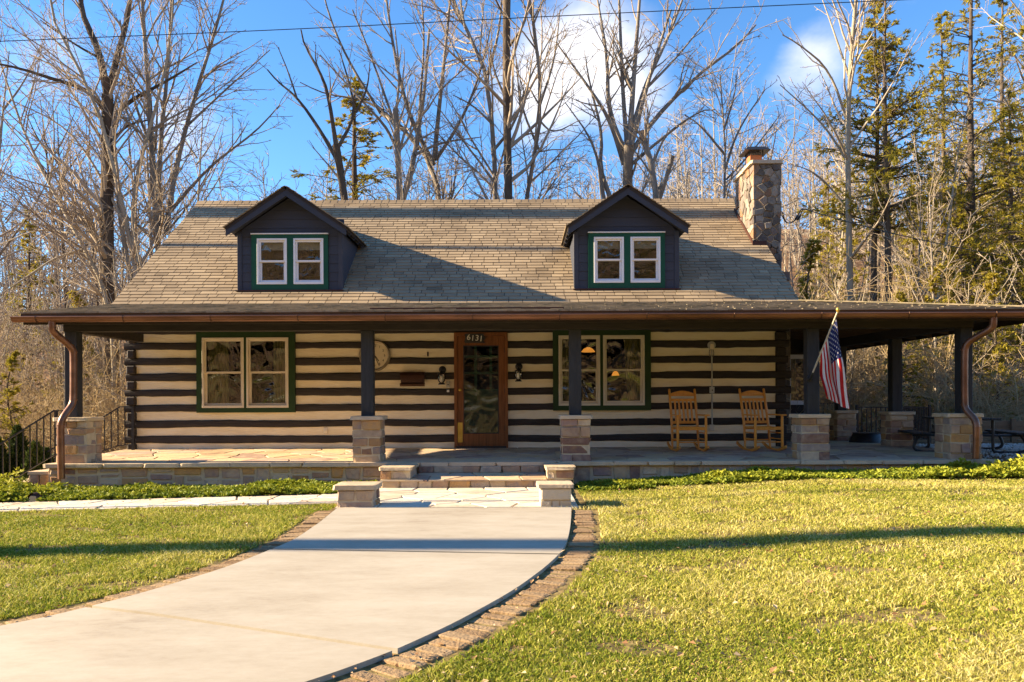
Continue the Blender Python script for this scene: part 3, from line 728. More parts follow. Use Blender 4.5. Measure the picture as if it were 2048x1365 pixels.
# gutter and downspouts
prof = [(.075 * math.cos(a), .075 * math.sin(a)) for a in np.linspace(math.pi, 2 * math.pi, 9)] + [(.068 * math.cos(a), .068 * math.sin(a)) for a in np.linspace(2 * math.pi, math.pi, 9)]
gut = link('gutter', MB().prism([(EX0 - .08, EY - .055 + a, 2.268 + b) for a, b in prof], (EX1 + .3 - EX0, 0, 0)).mesh('gutter', smooth=True), M_copper, house)
link('gutter_lip', MB().tube([(EX0 - .08, EY - .13, 2.27), (EX1 + .22, EY - .13, 2.27)], .010, 8).mesh('gutter_lip', smooth=True), M_copper, gut)
for x in np.arange(EX0 + .3, EX1, 1.33):
    link('gutter_hanger', MB().tube([(x, EY - .055 + .083 * math.cos(a), 2.268 + .083 * math.sin(a)) for a in np.linspace(math.pi * .93, math.pi * 1.8, 9)] + [(x + .02, EY + .02, 2.33)], .006, 6).mesh('gutter_hanger'), M_bracket, gut)
def spout(pts, label):
    q = smooth_line([Vector(p) for p in pts], 2)
    o = link('downspout', MB().tube(q, .052, 14).mesh('downspout', smooth=True), M_copper, house); o['label'] = label
    for k in (.55, .8):
        p = q[int(len(q) * k)]
    return o
def pp(px, py, d): return tuple(P(px, py, d))
s1 = spout([pp(104, 641, 12.25), pp(104, 655, 12.25), pp(106, 664, 12.28), pp(138, 690, 12.5), pp(146, 700, 12.55), pp(147, 712, 12.56), pp(147, 795, 12.56), pp(145, 810, 12.54), pp(128, 832, 12.40), pp(122, 845, 12.36), pp(121, 858, 12.36), pp(123, 958, 12.38)], 'copper brown downspout bending round the leftmost pier')
s2 = spout([pp(1987, 628, 12.25), pp(1987, 645, 12.25), pp(1984, 658, 12.28), pp(1942, 680, 12.5), pp(1931, 692, 12.55), pp(1929, 705, 12.56), pp(1929, 805, 12.56), pp(1931, 820, 12.54), pp(1949, 838, 12.40), pp(1953, 850, 12.36), pp(1953, 862, 12.36), pp(1952, 918, 12.38)], 'copper brown downspout bending round the right corner pier')
for so_, pts in ((s1, ((147, 705), (147, 800), (122, 850))), (s2, ((1929, 700), (1929, 810), (1953, 855)))):
    for (px, py) in pts:
        c = P(px, py, 12.56 if py < 820 else 12.36); link('seam_ring', MB().lathe([(.055, -.012), (.058, 0), (.055, .012)], c, 14).mesh('seam_ring', smooth=True), M_copper, so_)

# windows
def frame4(mb, x0, x1, z0, z1, y0, y1, w, wt=None, wb=None):
    wt = wt or w; wb = wb or w
    mb.box(x0, x0 + w, y0, y1, z0, z1).box(x1 - w, x1, y0, y1, z0, z1).box(x0 + w, x1 - w, y0, y1, z1 - wt, z1).box(x0 + w, x1 - w, y0, y1, z0, z0 + wb)
def window(name, x0, x1, z0, z1, sashes, za, zb, yf, mc, ms, mg, label):
    c = MB(); c.box(x0, sashes[0][0], yf, yf + .07, z0, z1).box(sashes[-1][1], x1, yf, yf + .07, z0, z1)
    c.box(sashes[0][0], sashes[-1][1], yf, yf + .07, zb, z1).box(sashes[0][0], sashes[-1][1], yf, yf + .07, z0, za)
    for a, b in zip(sashes, sashes[1:]): c.box(a[1], b[0], yf, yf + .07, za, zb)
    w = link(name, c.mesh(name), mc, house); w['label'] = label
    for (a, b) in sashes:
        f = MB(); frame4(f, a + .002, b - .002, za + .002, zb - .002, yf - .012, yf + .09, .035, .035, .045)
        link('window_frame', f.mesh('window_frame', bevel=.003), ms, w)
        zm = (za + zb) / 2 + .01
        u = MB(); frame4(u, a + .038, b - .038, zm - .018, zb - .038, yf + .02, yf + .05, .032)
        link('upper_sash', u.mesh('upper_sash', bevel=.002), ms, w)
        u = MB(); frame4(u, a + .038, b - .038, za + .048, zm + .018, yf + .052, yf + .085, .04)
        link('lower_sash', u.mesh('lower_sash', bevel=.002), ms, w)
        link('pane', MB().box(a + .06, b - .06, yf + .033, yf + .038, zm, zb - .06).mesh('pane'), mg, w)
        link('pane', MB().box(a + .06, b - .06, yf + .066, yf + .071, za + .07, zm).mesh('pane'), mg, w)
    return w
def curtain(parent, x0, x1, z0, z1, y, flare=0.0, folds=6):
    n, kz = folds * 8, 10; v, f = [], []
    for j in range(kz + 1):
        t = j / kz; z = z0 + (z1 - z0) * t
        for i in range(n + 1):
            s_ = i / n; xx = x0 + (x1 - x0) * s_ + flare * (t - .5) * (s_ - .5)
            v.append((xx, y + .025 * math.sin(s_ * folds * 2 * math.pi + .5 * math.sin(t * 3)), z))
    for j in range(kz):
        for i in range(n): k = j * (n + 1) + i; f.append((k, k + 1, k + n + 2, k + n + 1))
    me = bpy.data.meshes.new('curtain'); me.from_pydata(v, [], f); me.polygons.foreach_set('use_smooth', [True] * len(f))
    return link('curtain', me, M_curtain, parent)
w1 = window('window', -6.04, -4.20, .765, 2.285, [(-5.934, -5.149), (-5.105, -4.318)], .852, 2.167, 14.93, M_olive, M_cream, M_glass, 'left front window, cream double sashes in an olive green casing')
curtain(w1, -5.90, -5.50, .3, 2.3, 15.12); curtain(w1, -4.66, -4.33, .3, 2.3, 15.12)
w2 = window('window', .618, 2.447, .775, 2.295, [(.722, 1.50), (1.553, 2.331)], .865, 2.18, 14.93, M_olive, M_cream, M_glass, 'right front window, cream double sashes in an olive green casing')
curtain(w2, .74, .98, .3, 2.3, 15.12, .1); curtain(w2, 2.0, 2.32, .9, 2.3, 15.12, .2)
# front door
dr = MB(); frame4(dr, -1.228, -.225, .085, 2.241, 14.925, 15.1, .055, .06, .001)
door = link('front_door', dr.mesh('front_door', bevel=.004), M_doorwood, house); door['label'] = 'brown wooden storm door with one tall pane'
st = MB(); frame4(st, -1.172, -.281, .12, 2.18, 14.955, 14.995, .12, .19, .235)
link('storm_door', st.mesh('storm_door', bevel=.004), M_doorwood, door)
link('pane', MB().box(-1.055, -.398, 14.975, 14.98, .35, 1.995).mesh('pane'), M_glassdoor, door)
link('pane_bead', (lambda b: (frame4(b, -1.057, -.396, .348, 1.998, 14.948, 14.955, .018), b)[1])(MB()).mesh('pane_bead'), M_black, door)
link('threshold', MB().box(-1.19, -.26, 14.9, 15.1, .085, .118).mesh('threshold'), M_black, door)
inner = MB(); inner.box(-1.17, -.28, 15.12, 15.15, .12, 1.14)
for xx in (-1.17, -.86, -.575, -.32): inner.box(xx, xx + .05, 15.12, 15.15, 1.14, 2.15)
for zz in (1.14, 1.47, 1.78, 2.09): inner.box(-1.17, -.28, 15.118, 15.152, zz, zz + .045)
inner.box(-.98, -.94, 15.105, 15.12, .2, .95).box(-.74, -.70, 15.105, 15.12, .2, .95).box(-.5, -.46, 15.105, 15.12, .2, .95)
link('inner_door', inner.mesh('inner_door'), M_doorgreen, door)
link('knob', MB().lathe([(.012, 0), (.012, .03), (.026, .04), (.028, .055), (.015, .068)], (-1.115, 14.955, 1.17), 12, 'y').mesh('knob', smooth=True), M_brass, door)
link('kick_plate', MB().box(-1.165, -1.075, 14.949, 14.955, .19, .56).mesh('kick_plate'), M_brass, door)
for zz in (.4, 1.1, 1.86): link('hinge', MB().box(-.29, -.265, 14.93, 14.955, zz, zz + .1).mesh('hinge'), M_black, door)

# dormers
def dormer(xa, xb, xc, label):
    y0 = 15.05; ez, az, hw = 4.185, 4.942, 1.13; xm = (xa + xb) / 2; k = (az - ez) / hw
    wl_, wr_, wb_, wt_ = xm - .72, xm + .72, 3.075, 4.125
    eave_in = az - .14 - k * (xb - xm)
    core = MB()
    core.box(xa + .01, wl_, y0, y0 + .1, 3.0, eave_in).box(wr_, xb - .01, y0, y0 + .1, 3.0, eave_in).box(wl_, wr_, y0, y0 + .1, 2.95, wb_)
    core.prism([(xa + .01, y0, eave_in), (xm, y0, az - .13), (xb - .01, y0, eave_in), (wr_, y0, eave_in), (wr_, y0, wt_), (wl_, y0, wt_), (wl_, y0, eave_in)], (0, .1, 0))
    for xx in (xa, xb - .06):
        core.prism([(xx, y0 + .101, 2.9), (xx, y0 + .101, eave_in), (xx, 17.1, eave_in), (xx, 17.1, 4.3)], (.06, 0, 0))
    core.box(xa + .07, xb - .07, y0 + .45, y0 + .5, 2.9, 4.5)
    dw = link('dormer', core.mesh('dormer'), M_siding, house); dw['label'] = label
    z = 3.06; pitch = .167
    while z < az - .2:
        z1 = z + pitch - .004
        def lim(zz): return min(xb - xm - .002, (az - .13 - zz) / k)
        pieces = [(-1, 1)]
        def brd(poly):
            v = [(p[0], y0 - .014 + .009 * ((p[1] - z) / pitch), p[1]) for p in poly] + [(p[0], y0 - .001, p[1]) for p in poly]
            m = MB(); n = len(poly); m.v = v; m.f = [tuple(range(n)), tuple(reversed(range(n, 2 * n)))] + [(i, (i + 1) % n, n + (i + 1) % n, n + i) for i in range(n)]
            link('siding_board', m.mesh('siding_board'), M_siding, dw)
        l0, l1 = lim(z), lim(z1)
        if z1 < wt_ - .02:
            brd([(xm - l0, z), (wl_, z), (wl_, z1), (xm - l1, z1)]); brd([(wr_, z), (xm + l0, z), (xm + l1, z1), (wr_, z1)])
        elif l1 > .05: brd([(xm - l0, z), (xm + l0, z), (xm + l1, z1), (xm - l1, z1)])
        z += pitch
    for s_, xx in ((1, xa - .012), (-1, xb + .012)):
        link('corner_board', MB().box(min(xx, xx + s_ * .085), max(xx, xx + s_ * .085), y0 - .026, y0 + .09, 3.05, eave_in - .01).mesh('corner_board', bevel=.003), M_siding, dw)
    # window
    cz = 3.065
    w = window('dormer_window', xm - .718, xm + .718, cz, 4.102, [(xm - .615, xm - .05), (xm + .07, xm + .635)], 3.165, 4.03, y0 - .045, M_green, M_white, M_glass2, 'twin white sash window in the ' + label)
    link('drip_cap', MB().box(xm - .725, xm + .725, y0 - .07, y0 - .002, 4.104, 4.124).mesh('drip_cap'), M_white, w)
    for (a, b) in ((xm - .56, xm - .1), (xm + .12, xm + .58)): link('blind', MB().box(a, b, y0 + .075, y0 + .085, 3.83, 4.0).mesh('blind'), M_blind, w)
    # roof
    yf = 14.75; nb = 17.68; eb = 16.66
    rt = MB(); 
    for s_ in (-1, 1):
        e = Vector((xm + s_ * hw, 0, ez)); r = Vector((xm, 0, az)); n_ = Vector((s_ * k, 0, 1)).normalized() * .05
        rt.prism([(r.x, yf, r.z), (e.x, yf, e.z), (e.x, eb, e.z), (r.x, nb, r.z)], -n_)
    dr_ = link('dormer_roof', rt.mesh('dormer_roof'), M_fascia, house)
    TV, TT = [], []
    for s_ in (-1, 1):
        v_ = Vector((-s_ * hw, 0, az - ez)); L = v_.length; v_.normalize(); n_ = Vector((s_ * k, 0, 1)).normalized(); s = 0
        while s < L - .03:
            y = yf - .03; yb = eb + (nb - eb) * s / L - .03
            while y < yb:
                w_ = rs.uniform(.2, .33); b_ = min(y + w_, yb); pts = tab_box(Vector((xm + s_ * (hw + .02), 0, ez - .013)) + n_ * .003, Vector((0, 1, 0)), v_, n_, y, b_ - .004, s, min(.16, L - s + .02), .016); TV += pts; TT += [min(1, max(0, rs.gauss(.35, .25)))] * 6; y += w_
            s += .13
    tabs_obj('dormer_shingles', TV, TT, M_shingle, dr_)
    for s_ in (-1, 1):                # rake trim
        a, b = Vector((xm, yf + .012, az - .055)), Vector((xm + s_ * (hw - .02), yf + .012, ez - .055 + .013))
        link('rake_board', MB().prism([a, b, b - Vector((0, 0, .115)), a - Vector((0, 0, .125))], (0, .03, 0)).mesh('rake_board'), M_siding, dr_)
        a, b = a + Vector((0, .031, -.01)), b + Vector((-s_ * .05, .031, 0))
        link('soffit_panel', MB().prism([a, b, b - Vector((0, 0, .03)), a - Vector((0, 0, .03))], (0, 1.75 if False else .24, 0)).mesh('soffit_panel'), M_siding, dr_)
        for yy in np.arange(15.2, 16.5, .4):
            link('rafter_tail', MB().bar((xm + s_ * (xb - xm + .02), yy, ez - .055 + k * (hw - (xb - xm + .02))), (xm + s_ * (hw - .03), yy, ez - .055), .045, .07).mesh('rafter_tail'), M_siding, dr_)
    link('flashing', MB().bar((xa - .03, y0 - .05, 3.045), (xb + .03, y0 - .05, 3.045), .1, .02).mesh('flashing'), M_brown, dw)
dormer(*DORM[0], 'left dormer with dark board siding and a green window casing')
dormer(*DORM[1], 'right dormer with dark board siding and a green window casing')

# chimney
CX0, CX1, CY0, CY1, CT = 4.86, 5.43, 16.6, 18.0, 5.93
ch = link('chimney', MB().box(CX0 + .02, CX1 - .02, CY0 + .02, CY1 - .02, 4.0, CT - .07).box(5.12, CX1 + .15, CY0 - .1, CY1 + .1, -.3, 3.6).box(5.14, CX1 - .02, CY0 + .02, CY1 - .02, 3.6, 4.2).mesh('chimney'), M_mortar, house)
ch['label'] = 'rubble stone chimney at the right gable end'
for poly in cells(CX0 + .005, CX1 - .005, 3.55, CT - .075, .185, .135, rg, .008, .8):
    slab_stone('stone', poly, lambda u, v, w: (u, CY0 + .02 - w, v), .022 + rg.uniform(-.012, .02), .03, M_chimstone, ch, .007)
for poly in cells(CY0 + .0, CY1 - .005, 4.0, CT - .075, .23, .15, rg, .008, .8):
    slab_stone('stone', poly, lambda u, v, w: (CX0 + .02 - w, u, v), .022 + rg.uniform(-.012, .02), .03, M_chimstone, ch, .007)
for poly in cells(CY0 + .0, CY1 - .005, 2.6, CT - .075, .23, .15, rg, .008, .8):
    slab_stone('stone', poly, lambda u, v, w: (CX1 - .02 + w, u, v), .022 + rg.uniform(-.012, .02), .03, M_chimstone, ch, .007)
for poly in cells(5.13, CX1 + .14, -.1, 3.6, .26, .22, rg, .008, .7):
    slab_stone('stone', poly, lambda u, v, w: (u, CY0 - .1 - w, v), .02 + rg.uniform(-.01, .02), .03, M_chimstone, ch, .007)
block('cap_stone', B_cap, CX0 - .05, CX1 + .05, CY0 - .06, (CY0 + CY1) / 2 - .003, CT - .075, CT, ch); block('cap_stone', B_cap, CX0 - .05, CX1 + .05, (CY0 + CY1) / 2 + .003, CY1 + .05, CT - .075, CT, ch)
fcx, fcy = 5.0, 17.0
link('flue_liner', MB().box(fcx - .13, fcx + .13, fcy - .13, fcy + .13, CT - .01, CT + .2).mesh('flue_liner', bevel=.01), M_clay, ch)
hood = MB(); hood.v = [(fcx - .27, fcy - .27, CT + .27), (fcx + .27, fcy - .27, CT + .27), (fcx + .27, fcy + .27, CT + .27), (fcx - .27, fcy + .27, CT + .27), (fcx - .17, fcy - .17, CT + .36), (fcx + .17, fcy - .17, CT + .36), (fcx + .17, fcy + .17, CT + .36), (fcx - .17, fcy + .17, CT + .36)]
hood.f = [(0, 3, 2, 1), (4, 5, 6, 7), (0, 1, 5, 4), (1, 2, 6, 5), (2, 3, 7, 6), (3, 0, 4, 7)]
for (a, b) in ((-.14, -.14), (.14, -.14), (-.14, .14), (.14, .14)): hood.box(fcx + a - .01, fcx + a + .01, fcy + b - .01, fcy + b + .01, CT + .17, CT + .28)
for t in np.linspace(-.13, .13, 8):
    hood.box(fcx + t - .004, fcx + t + .004, fcy - .146, fcy - .14, CT + .2, CT + .28); hood.box(fcx - .146, fcx - .14, fcy + t - .004, fcy + t + .004, CT + .2, CT + .28)
link('chimney_hood', hood.mesh('chimney_hood'), M_black, ch)
fa, fb = Vector((CX0 - .03, CY0 - .03, roof_z(CY0 - .03) + .09)), Vector((CX0 - .03, CY1, roof_z(CY1) + .09))
link('flashing', MB().prism([fa, fb, fb - Vector((0, 0, .13)), fa - Vector((0, 0, .13))], (.02, 0, 0)).mesh('flashing'), M_brown, ch)
link('flashing', MB().box(CX0 - .03, 5.12, CY0 - .045, CY0 - .025, roof_z(CY0) - .05, roof_z(CY0) + .07).mesh('flashing'), M_brown, ch)

# rear wing seen past the right corner
wing = link('rear_wing', MB().box(4.9, 6.42, 19.0, 21.5, -.2, 2.62).box(6.42, 6.88, 19.0, 21.5, 1.98, 2.62).box(6.42, 6.88, 19.0, 21.5, -.2, .86).box(6.88, 7.0, 19, 21.5, -.2, 2.62).mesh('rear_wing'), M_log, house)
f = MB(); frame4(f, 6.36, 6.92, .84, 2.03, 18.96, 19.03, .06, .1, .1); link('window_frame', f.mesh('window_frame', bevel=.003), M_white, wing)
link('pane', MB().box(6.42, 6.87, 19.0, 19.01, .94, 1.93).mesh('pane'), M_glass2, wing)
curtain(wing, 6.43, 6.6, .94, 1.93, 19.12, 0, 3)

# front steps
steps = thing('front_steps', 'broad stone front steps with low cheek blocks leading up to the porch', 'steps', (-.65, 12.0, -.33))
sb = MB(); sb.v = [(-2.04, 11.72, -.45), (.78, 11.72, -.45), (.78, 12.48, -.45), (-2.04, 12.48, -.45), (-2.04, 11.72, -.2), (.78, 11.72, -.2), (.78, 12.48, -.17), (-2.04, 12.48, -.17)]
sb.f = [(0, 3, 2, 1), (4, 5, 6, 7), (0, 1, 5, 4), (1, 2, 6, 5), (2, 3, 7, 6), (3, 0, 4, 7)]
sbo = link('step_base', sb.mesh('step_base'), M_mortar, steps)
x = -2.04
while x < .38:
    w = rg.uniform(.18, .42); x1 = min(x + w, .385); 
    if x1 - x > .06: block('riser_stone', B_stone, x + .008, x1 - .008, 11.69 + rg.uniform(-.006, .006), 11.8, -.325, -.203, sbo)
    x = x1
tz = lambda u, v, w: (u, v, -.185 + .03 * (v - 11.7) / .75 + w)
for poly in cells(-2.05, .385, 11.675, 12.46, .42, .36, rg): slab_stone('tread_stone', poly, tz, rg.uniform(-.002, .003), .025, M_flag, sbo)
x = -1.59
while x < .37:
    w = rg.uniform(.2, .45); x1 = min(x + w, .375)
    if x1 - x > .06: block('riser_stone', B_stone, x + .008, x1 - .008, 12.44 + rg.uniform(-.005, .005), 12.52, -.155, -.056, sbo)
    x = x1
for (a, b) in ((-2.05, -1.60), (.385, .79)):
    ck = link('cheek_block', MB().box(a + .015, b - .015, 11.72, 12.44, -.4 if a > 0 else -.19, -.06).mesh('cheek_block'), M_mortar, steps)
    m_ = a + (b - a) * rg.uniform(.25, .4)
    block('stone', B_stone, a, m_ - .005, 11.70, 12.43, -.185, -.06, ck); block('stone', B_stone, m_ + .005, b, 11.70, 12.43, -.185, -.06, ck)
    if a > 0: block('stone', B_stone, a + .01, b - .01, 11.705, 12.43, -.34, -.195, ck)
    block('cap_stone', B_cap, a - .02, b + .02, 11.67, 12.45, -.055, -.005, ck)
# left end steps going down
lst = thing('side_steps', 'stone steps going down at the left end of the porch', 'steps', (-7.7, 13.8, -.5))
for k in range(4):
    x1 = FX0 - .32 * k; z = -.12 - .155 * k
    b = link('step', MB().box(x1 - .33, x1 - .005, 12.62, 14.9, z - .4, z - .05).mesh('step'), M_mortar, lst)
    block('tread_stone', B_cap, x1 - .36, x1 - .004, 12.58, 13.7, z - .05, z, b); block('tread_stone', B_cap, x1 - .36, x1 - .004, 13.71, 14.92, z - .05, z, b)
    block('stone', B_stone, x1 - .34, x1 - .17, 12.60, 12.8, z - .22, z - .055, b); block('stone', B_stone, x1 - .165, x1 - .005, 12.60, 12.8, z - .22, z - .055, b)

# low pillars by the landing
lp = thing('low_pillar', 'squat brown stone pillar at the left side of the landing, with a pale cap', 'pillar', (-2.0, 9.9, -.36), 0, 'pillars flanking the landing')
pier('pillar_core', lp, -2.23, -1.78, 9.70, 10.13, -.38, -.055, 2, B_stone, B_cap, .035, .06)
lp = thing('low_pillar', 'squat pale stone pillar at the right side of the landing beside the lawn', 'pillar', (.43, 9.9, -.36), 0, 'pillars flanking the landing')
pier('pillar_core', lp, .235, .62, 9.70, 10.13, -.38, -.055, 2, B_pale, B_cap, .03, .05)
# ------------------------------------------------------------------ things on and around the porch
def text_mesh(s, size, depth=0.003):
    cu = bpy.data.curves.new('t', 'FONT'); cu.body = s; cu.size = size; cu.extrude = depth; cu.align_x = 'CENTER'; cu.align_y = 'CENTER'
    o = bpy.data.objects.new('t', cu); COL.objects.link(o)
    dg = bpy.context.evaluated_depsgraph_get(); dg.update()
    me = bpy.data.meshes.new_from_object(o.evaluated_get(dg)); bpy.data.objects.remove(o); me.materials.clear()
    return me
def text_at(name, s, size, x, y, z, m, parent, shear=0.0, rot=0.0, sx=1.0):
    me = text_mesh(s, size)
    me.transform(Matrix.Rotation(R(90), 4, 'X') @ Matrix.Rotation(rot, 4, 'Z') @ Matrix(((sx, shear, 0, 0), (0, 1, 0, 0), (0, 0, 1, 0), (0, 0, 0, 1))))
    me.transform(Matrix.Translation((x, y, z)))
    return link(name, me, m, parent)
# house number plaque with ragged ends
X0, X1, Zc = -1.022, -.647, 2.135
sign = thing('house_number_sign', 'dark ragged-edged plaque reading 6131 above the front door', 'sign', (-.83, 14.92, 2.05))
edge = [(X0 + random.uniform(-.02, .03), 2.215 - .17 * i / 7) for i in range(8)]; edge2 = [(X1 + random.uniform(-.03, .02), 2.045 + .17 * i / 7) for i in range(8)]
link('plaque', MB().prism([Vector((a, 14.905, b)) for a, b in edge + edge2], (0, .018, 0)).mesh('plaque'), M_plaque, sign)
for i, (ch_, dx, dz) in enumerate((('6', -.115, .012), ('1', -.04, -.004), ('3', .04, -.004), ('1', .115, -.016))):
    text_at('numeral', ch_, .15, -.835 + dx, 14.902, Zc + dz, M_paint, sign, shear=.08, rot=-.03)
# clock
cx_, cz_ = -2.71, 1.818
clock = thing('wall_clock', 'large round cream clock half hidden behind a porch post', 'clock', (cx_, 14.95, cz_ - .29))
link('face', MB().lathe([(.25, 0), (.25, .02)], (cx_, 14.955, cz_), 40, 'y').mesh('face', smooth=True), M_face, clock)
ring = MB(); n = 48
for (r, h) in ((.245, .022), (.252, .04), (.272, .05), (.292, .03), (.295, .0)):
    for j in range(n): a = 2 * math.pi * j / n; ring.v.append((cx_ + r * math.cos(a), 14.955 - h, cz_ + r * math.sin(a)))
for i in range(4):
    for j in range(n): ring.f.append((i * n + j, i * n + (j + 1) % n, (i + 1) * n + (j + 1) % n, (i + 1) * n + j))
link('rim', ring.mesh('rim', smooth=True), M_rim, clock)
for h_ in range(1, 13):
    a = R(90 - 30 * h_); text_at('numeral', str(h_), .06, cx_ + .185 * math.cos(a), 14.932, cz_ + .185 * math.sin(a), M_ink, clock)
link('hour_hand', MB().bar((cx_ - .01, 14.93, cz_ + .02), (cx_ + .075, 14.93, cz_ - .10), .012, .003, (0, 1, 0)).mesh('hour_hand'), M_ink, clock)
link('minute_hand', MB().bar((cx_ - .02, 14.927, cz_ + .04), (cx_ + .085, 14.927, cz_ - .19), .009, .003, (0, 1, 0)).mesh('minute_hand'), M_ink, clock)
# mailbox
mbx = thing('mailbox', 'brown metal wall mailbox with a rolled lower tray', 'mailbox', (-2.0, 14.95, 1.24))
prf = [(14.96, 1.26), (14.96, 1.50), (14.90, 1.50), (14.83, 1.44), (14.83, 1.33), (14.85, 1.29), (14.90, 1.26)]
link('box', MB().prism([Vector((-2.21, y, z)) for y, z in prf], (.43, 0, 0)).mesh('box', bevel=.006), M_brown, mbx)
link('lid', MB().prism([Vector((-2.222, y, z)) for y, z in ((14.96, 1.505), (14.895, 1.507), (14.82, 1.443), (14.812, 1.38), (14.822, 1.38), (14.83, 1.44), (14.90, 1.498), (14.96, 1.498))], (.454, 0, 0)).mesh('lid'), M_brown, mbx)
link('tray', MB().tube([(-2.225, 14.84, 1.27), (-1.765, 14.84, 1.27)], .032, 12).mesh('tray', smooth=True), M_bracket, mbx)
# lanterns
def lantern(x, z, label):
    t = thing('wall_lantern', label, 'lantern', (x, 14.95, z - .17), 0, 'lanterns beside the front door')
    link('back_plate', MB().lathe([(.068, 0), (.068, .015), (.05, .03), (.02, .045)], (x + .01, 14.965, z + .13), 20, 'y').mesh('back_plate', smooth=True), M_black, t)
    link('arm', MB().tube([(x + .01, 14.93, z + .13), (x + .005, 14.87, z + .12), (x, 14.86, z + .07)], .012, 8).mesh('arm', smooth=True), M_black, t)
    link('hood', MB().lathe([(.075, .045), (.06, .06), (.03, .075), (.02, .10)], (x, 14.86, z), 18).mesh('hood', smooth=True), M_black, t)
    link('globe', MB().lathe([(.04, -.115), (.066, -.08), (.078, -.03), (.070, .02), (.05, .05)], (x, 14.86, z), 20).mesh('globe', smooth=True), M_lampglass, t)
    link('candle', MB().lathe([(.024, -.1), (.026, .01), (.02, .015)], (x, 14.86, z), 14).mesh('candle', smooth=True), M_white, t)
    link('base', MB().lathe([(.065, -.15), (.06, -.135), (.042, -.12), (.04, -.112)], (x, 14.86, z), 18).mesh('base', smooth=True), M_black, t)
    for k in range(4):
        a = R(45 + 90 * k); link('cage_wire', MB().tube([(x + r * math.cos(a), 14.86 + r * math.sin(a), z + h) for r, h in ((.045, -.12), (.075, -.07), (.085, -.02), (.075, .03), (.05, .055))], .003, 5).mesh('cage_wire'), M_black, t)
lantern(-1.455, 1.42, 'black onion lantern with candle on the wall left of the door')
lantern(-.028, 1.47, 'black onion lantern with candle on the wall right of the door')
# small boxes
t = thing('doorbell', 'small beige doorbell box with a dark button beside the door', 'doorbell', (-1.34, 14.96, 1.22))
link('box', MB().box(-1.375, -1.305, 14.935, 14.965, 1.215, 1.335).mesh('box', bevel=.006), M_grey, t); link('button', MB().lathe([(.012, 0), (.012, .008)], (-1.34, 14.935, 1.27), 10, 'y').mesh('button'), M_ink, t)
t = thing('door_sensor', 'tiny white square switch below the doorbell', 'switch', (-1.34, 14.96, 1.13))
link('plate', MB().box(-1.365, -1.32, 14.94, 14.967, 1.13, 1.175).mesh('plate', bevel=.004), M_white, t); link('rocker', MB().box(-1.35, -1.335, 14.934, 14.94, 1.142, 1.162).mesh('rocker'), M_cream, t)
t = thing('outlet_box', 'pale outlet cover low on the wall right of the left window', 'outlet', (-3.64, 14.97, .36))
link('cover', MB().box(-3.68, -3.60, 14.975, 15.0, .36, .48).mesh('cover', bevel=.006), M_cream, t); link('flap', MB().box(-3.67, -3.61, 14.968, 14.975, .37, .425).mesh('flap', bevel=.003), M_chink, t)
fx_ = 3.585
t = thing('conduit_light', 'round pale wall light on a vertical conduit with a switch and outlet', 'wall light', (fx_, 14.95, .38))
link('fixture', MB().lathe([(.075, 0), (.075, .03), (.06, .05), (.045, .055)], (fx_, 14.965, 1.985), 22, 'y').mesh('fixture', smooth=True), M_grey, t)
link('lamp_holder', MB().lathe([(.038, -.07), (.04, .0), (.03, .03)], (fx_, 14.91, 1.975), 14).mesh('lamp_holder', smooth=True), M_chink, t)
link('jar', MB().lathe([(.03, -.13), (.045, -.11), (.05, -.06), (.04, 0)], (fx_ - .01, 14.91, 1.90), 16).mesh('jar', smooth=True), M_lampglass, t)
link('conduit', MB().tube([(fx_ + .005, 14.955, 1.92), (fx_ + .005, 14.955, 1.2), (fx_ + .005, 14.955, .5)], .013, 8).mesh('conduit', smooth=True), M_grey, t)
link('switch_box', MB().box(fx_ - .04, fx_ + .045, 14.925, 14.97, 1.085, 1.205).mesh('switch_box', bevel=.005), M_grey, t)
link('toggle', MB().box(fx_ - .004, fx_ + .01, 14.91, 14.925, 1.13, 1.155).mesh('toggle'), M_ink, t)
link('outlet', MB().box(fx_ - .045, fx_ + .045, 14.945, 14.99, .385, .50).mesh('outlet', bevel=.005), M_cream, t)
t = thing('hook_bracket', 'small rusty hook on the cream chinking between clock and door', 'hook', (-1.72, 14.98, 1.8))
link('plate', MB().box(-1.735, -1.71, 14.975, 15.0, 1.80, 1.885).mesh('plate', bevel=.004), M_brown, t); link('hook', MB().tube([(-1.722, 14.975, 1.87), (-1.722, 14.95, 1.86), (-1.72, 14.945, 1.82), (-1.72, 14.955, 1.80)], .006, 6).mesh('hook'), M_brown, t)
# pendant lamps in the right window
for (lx, lz, lb) in ((1.36, 1.93, 'amber dome lamp seen through the left sash of the right window'), (1.9, 1.46, 'amber lamp shade seen through the right sash of the right window')):
    t = thing('pendant_lamp', lb, 'lamp', (lx, 15.9, lz))
    k = 1.0 if lz > 1.6 else .55
    link('lamp_shade', MB().lathe([(.03 * k, .09), (.09 * k, .06), (.14 * k, .0), (.13 * k, -.005)], (lx, 15.9, lz), 20).mesh('lamp_shade', smooth=True), M_lampshade, t)
    link('cord', MB().tube([(lx, 15.9, lz + .09), (lx, 15.9, 2.69)], .006, 6).mesh('cord'), M_black, t)

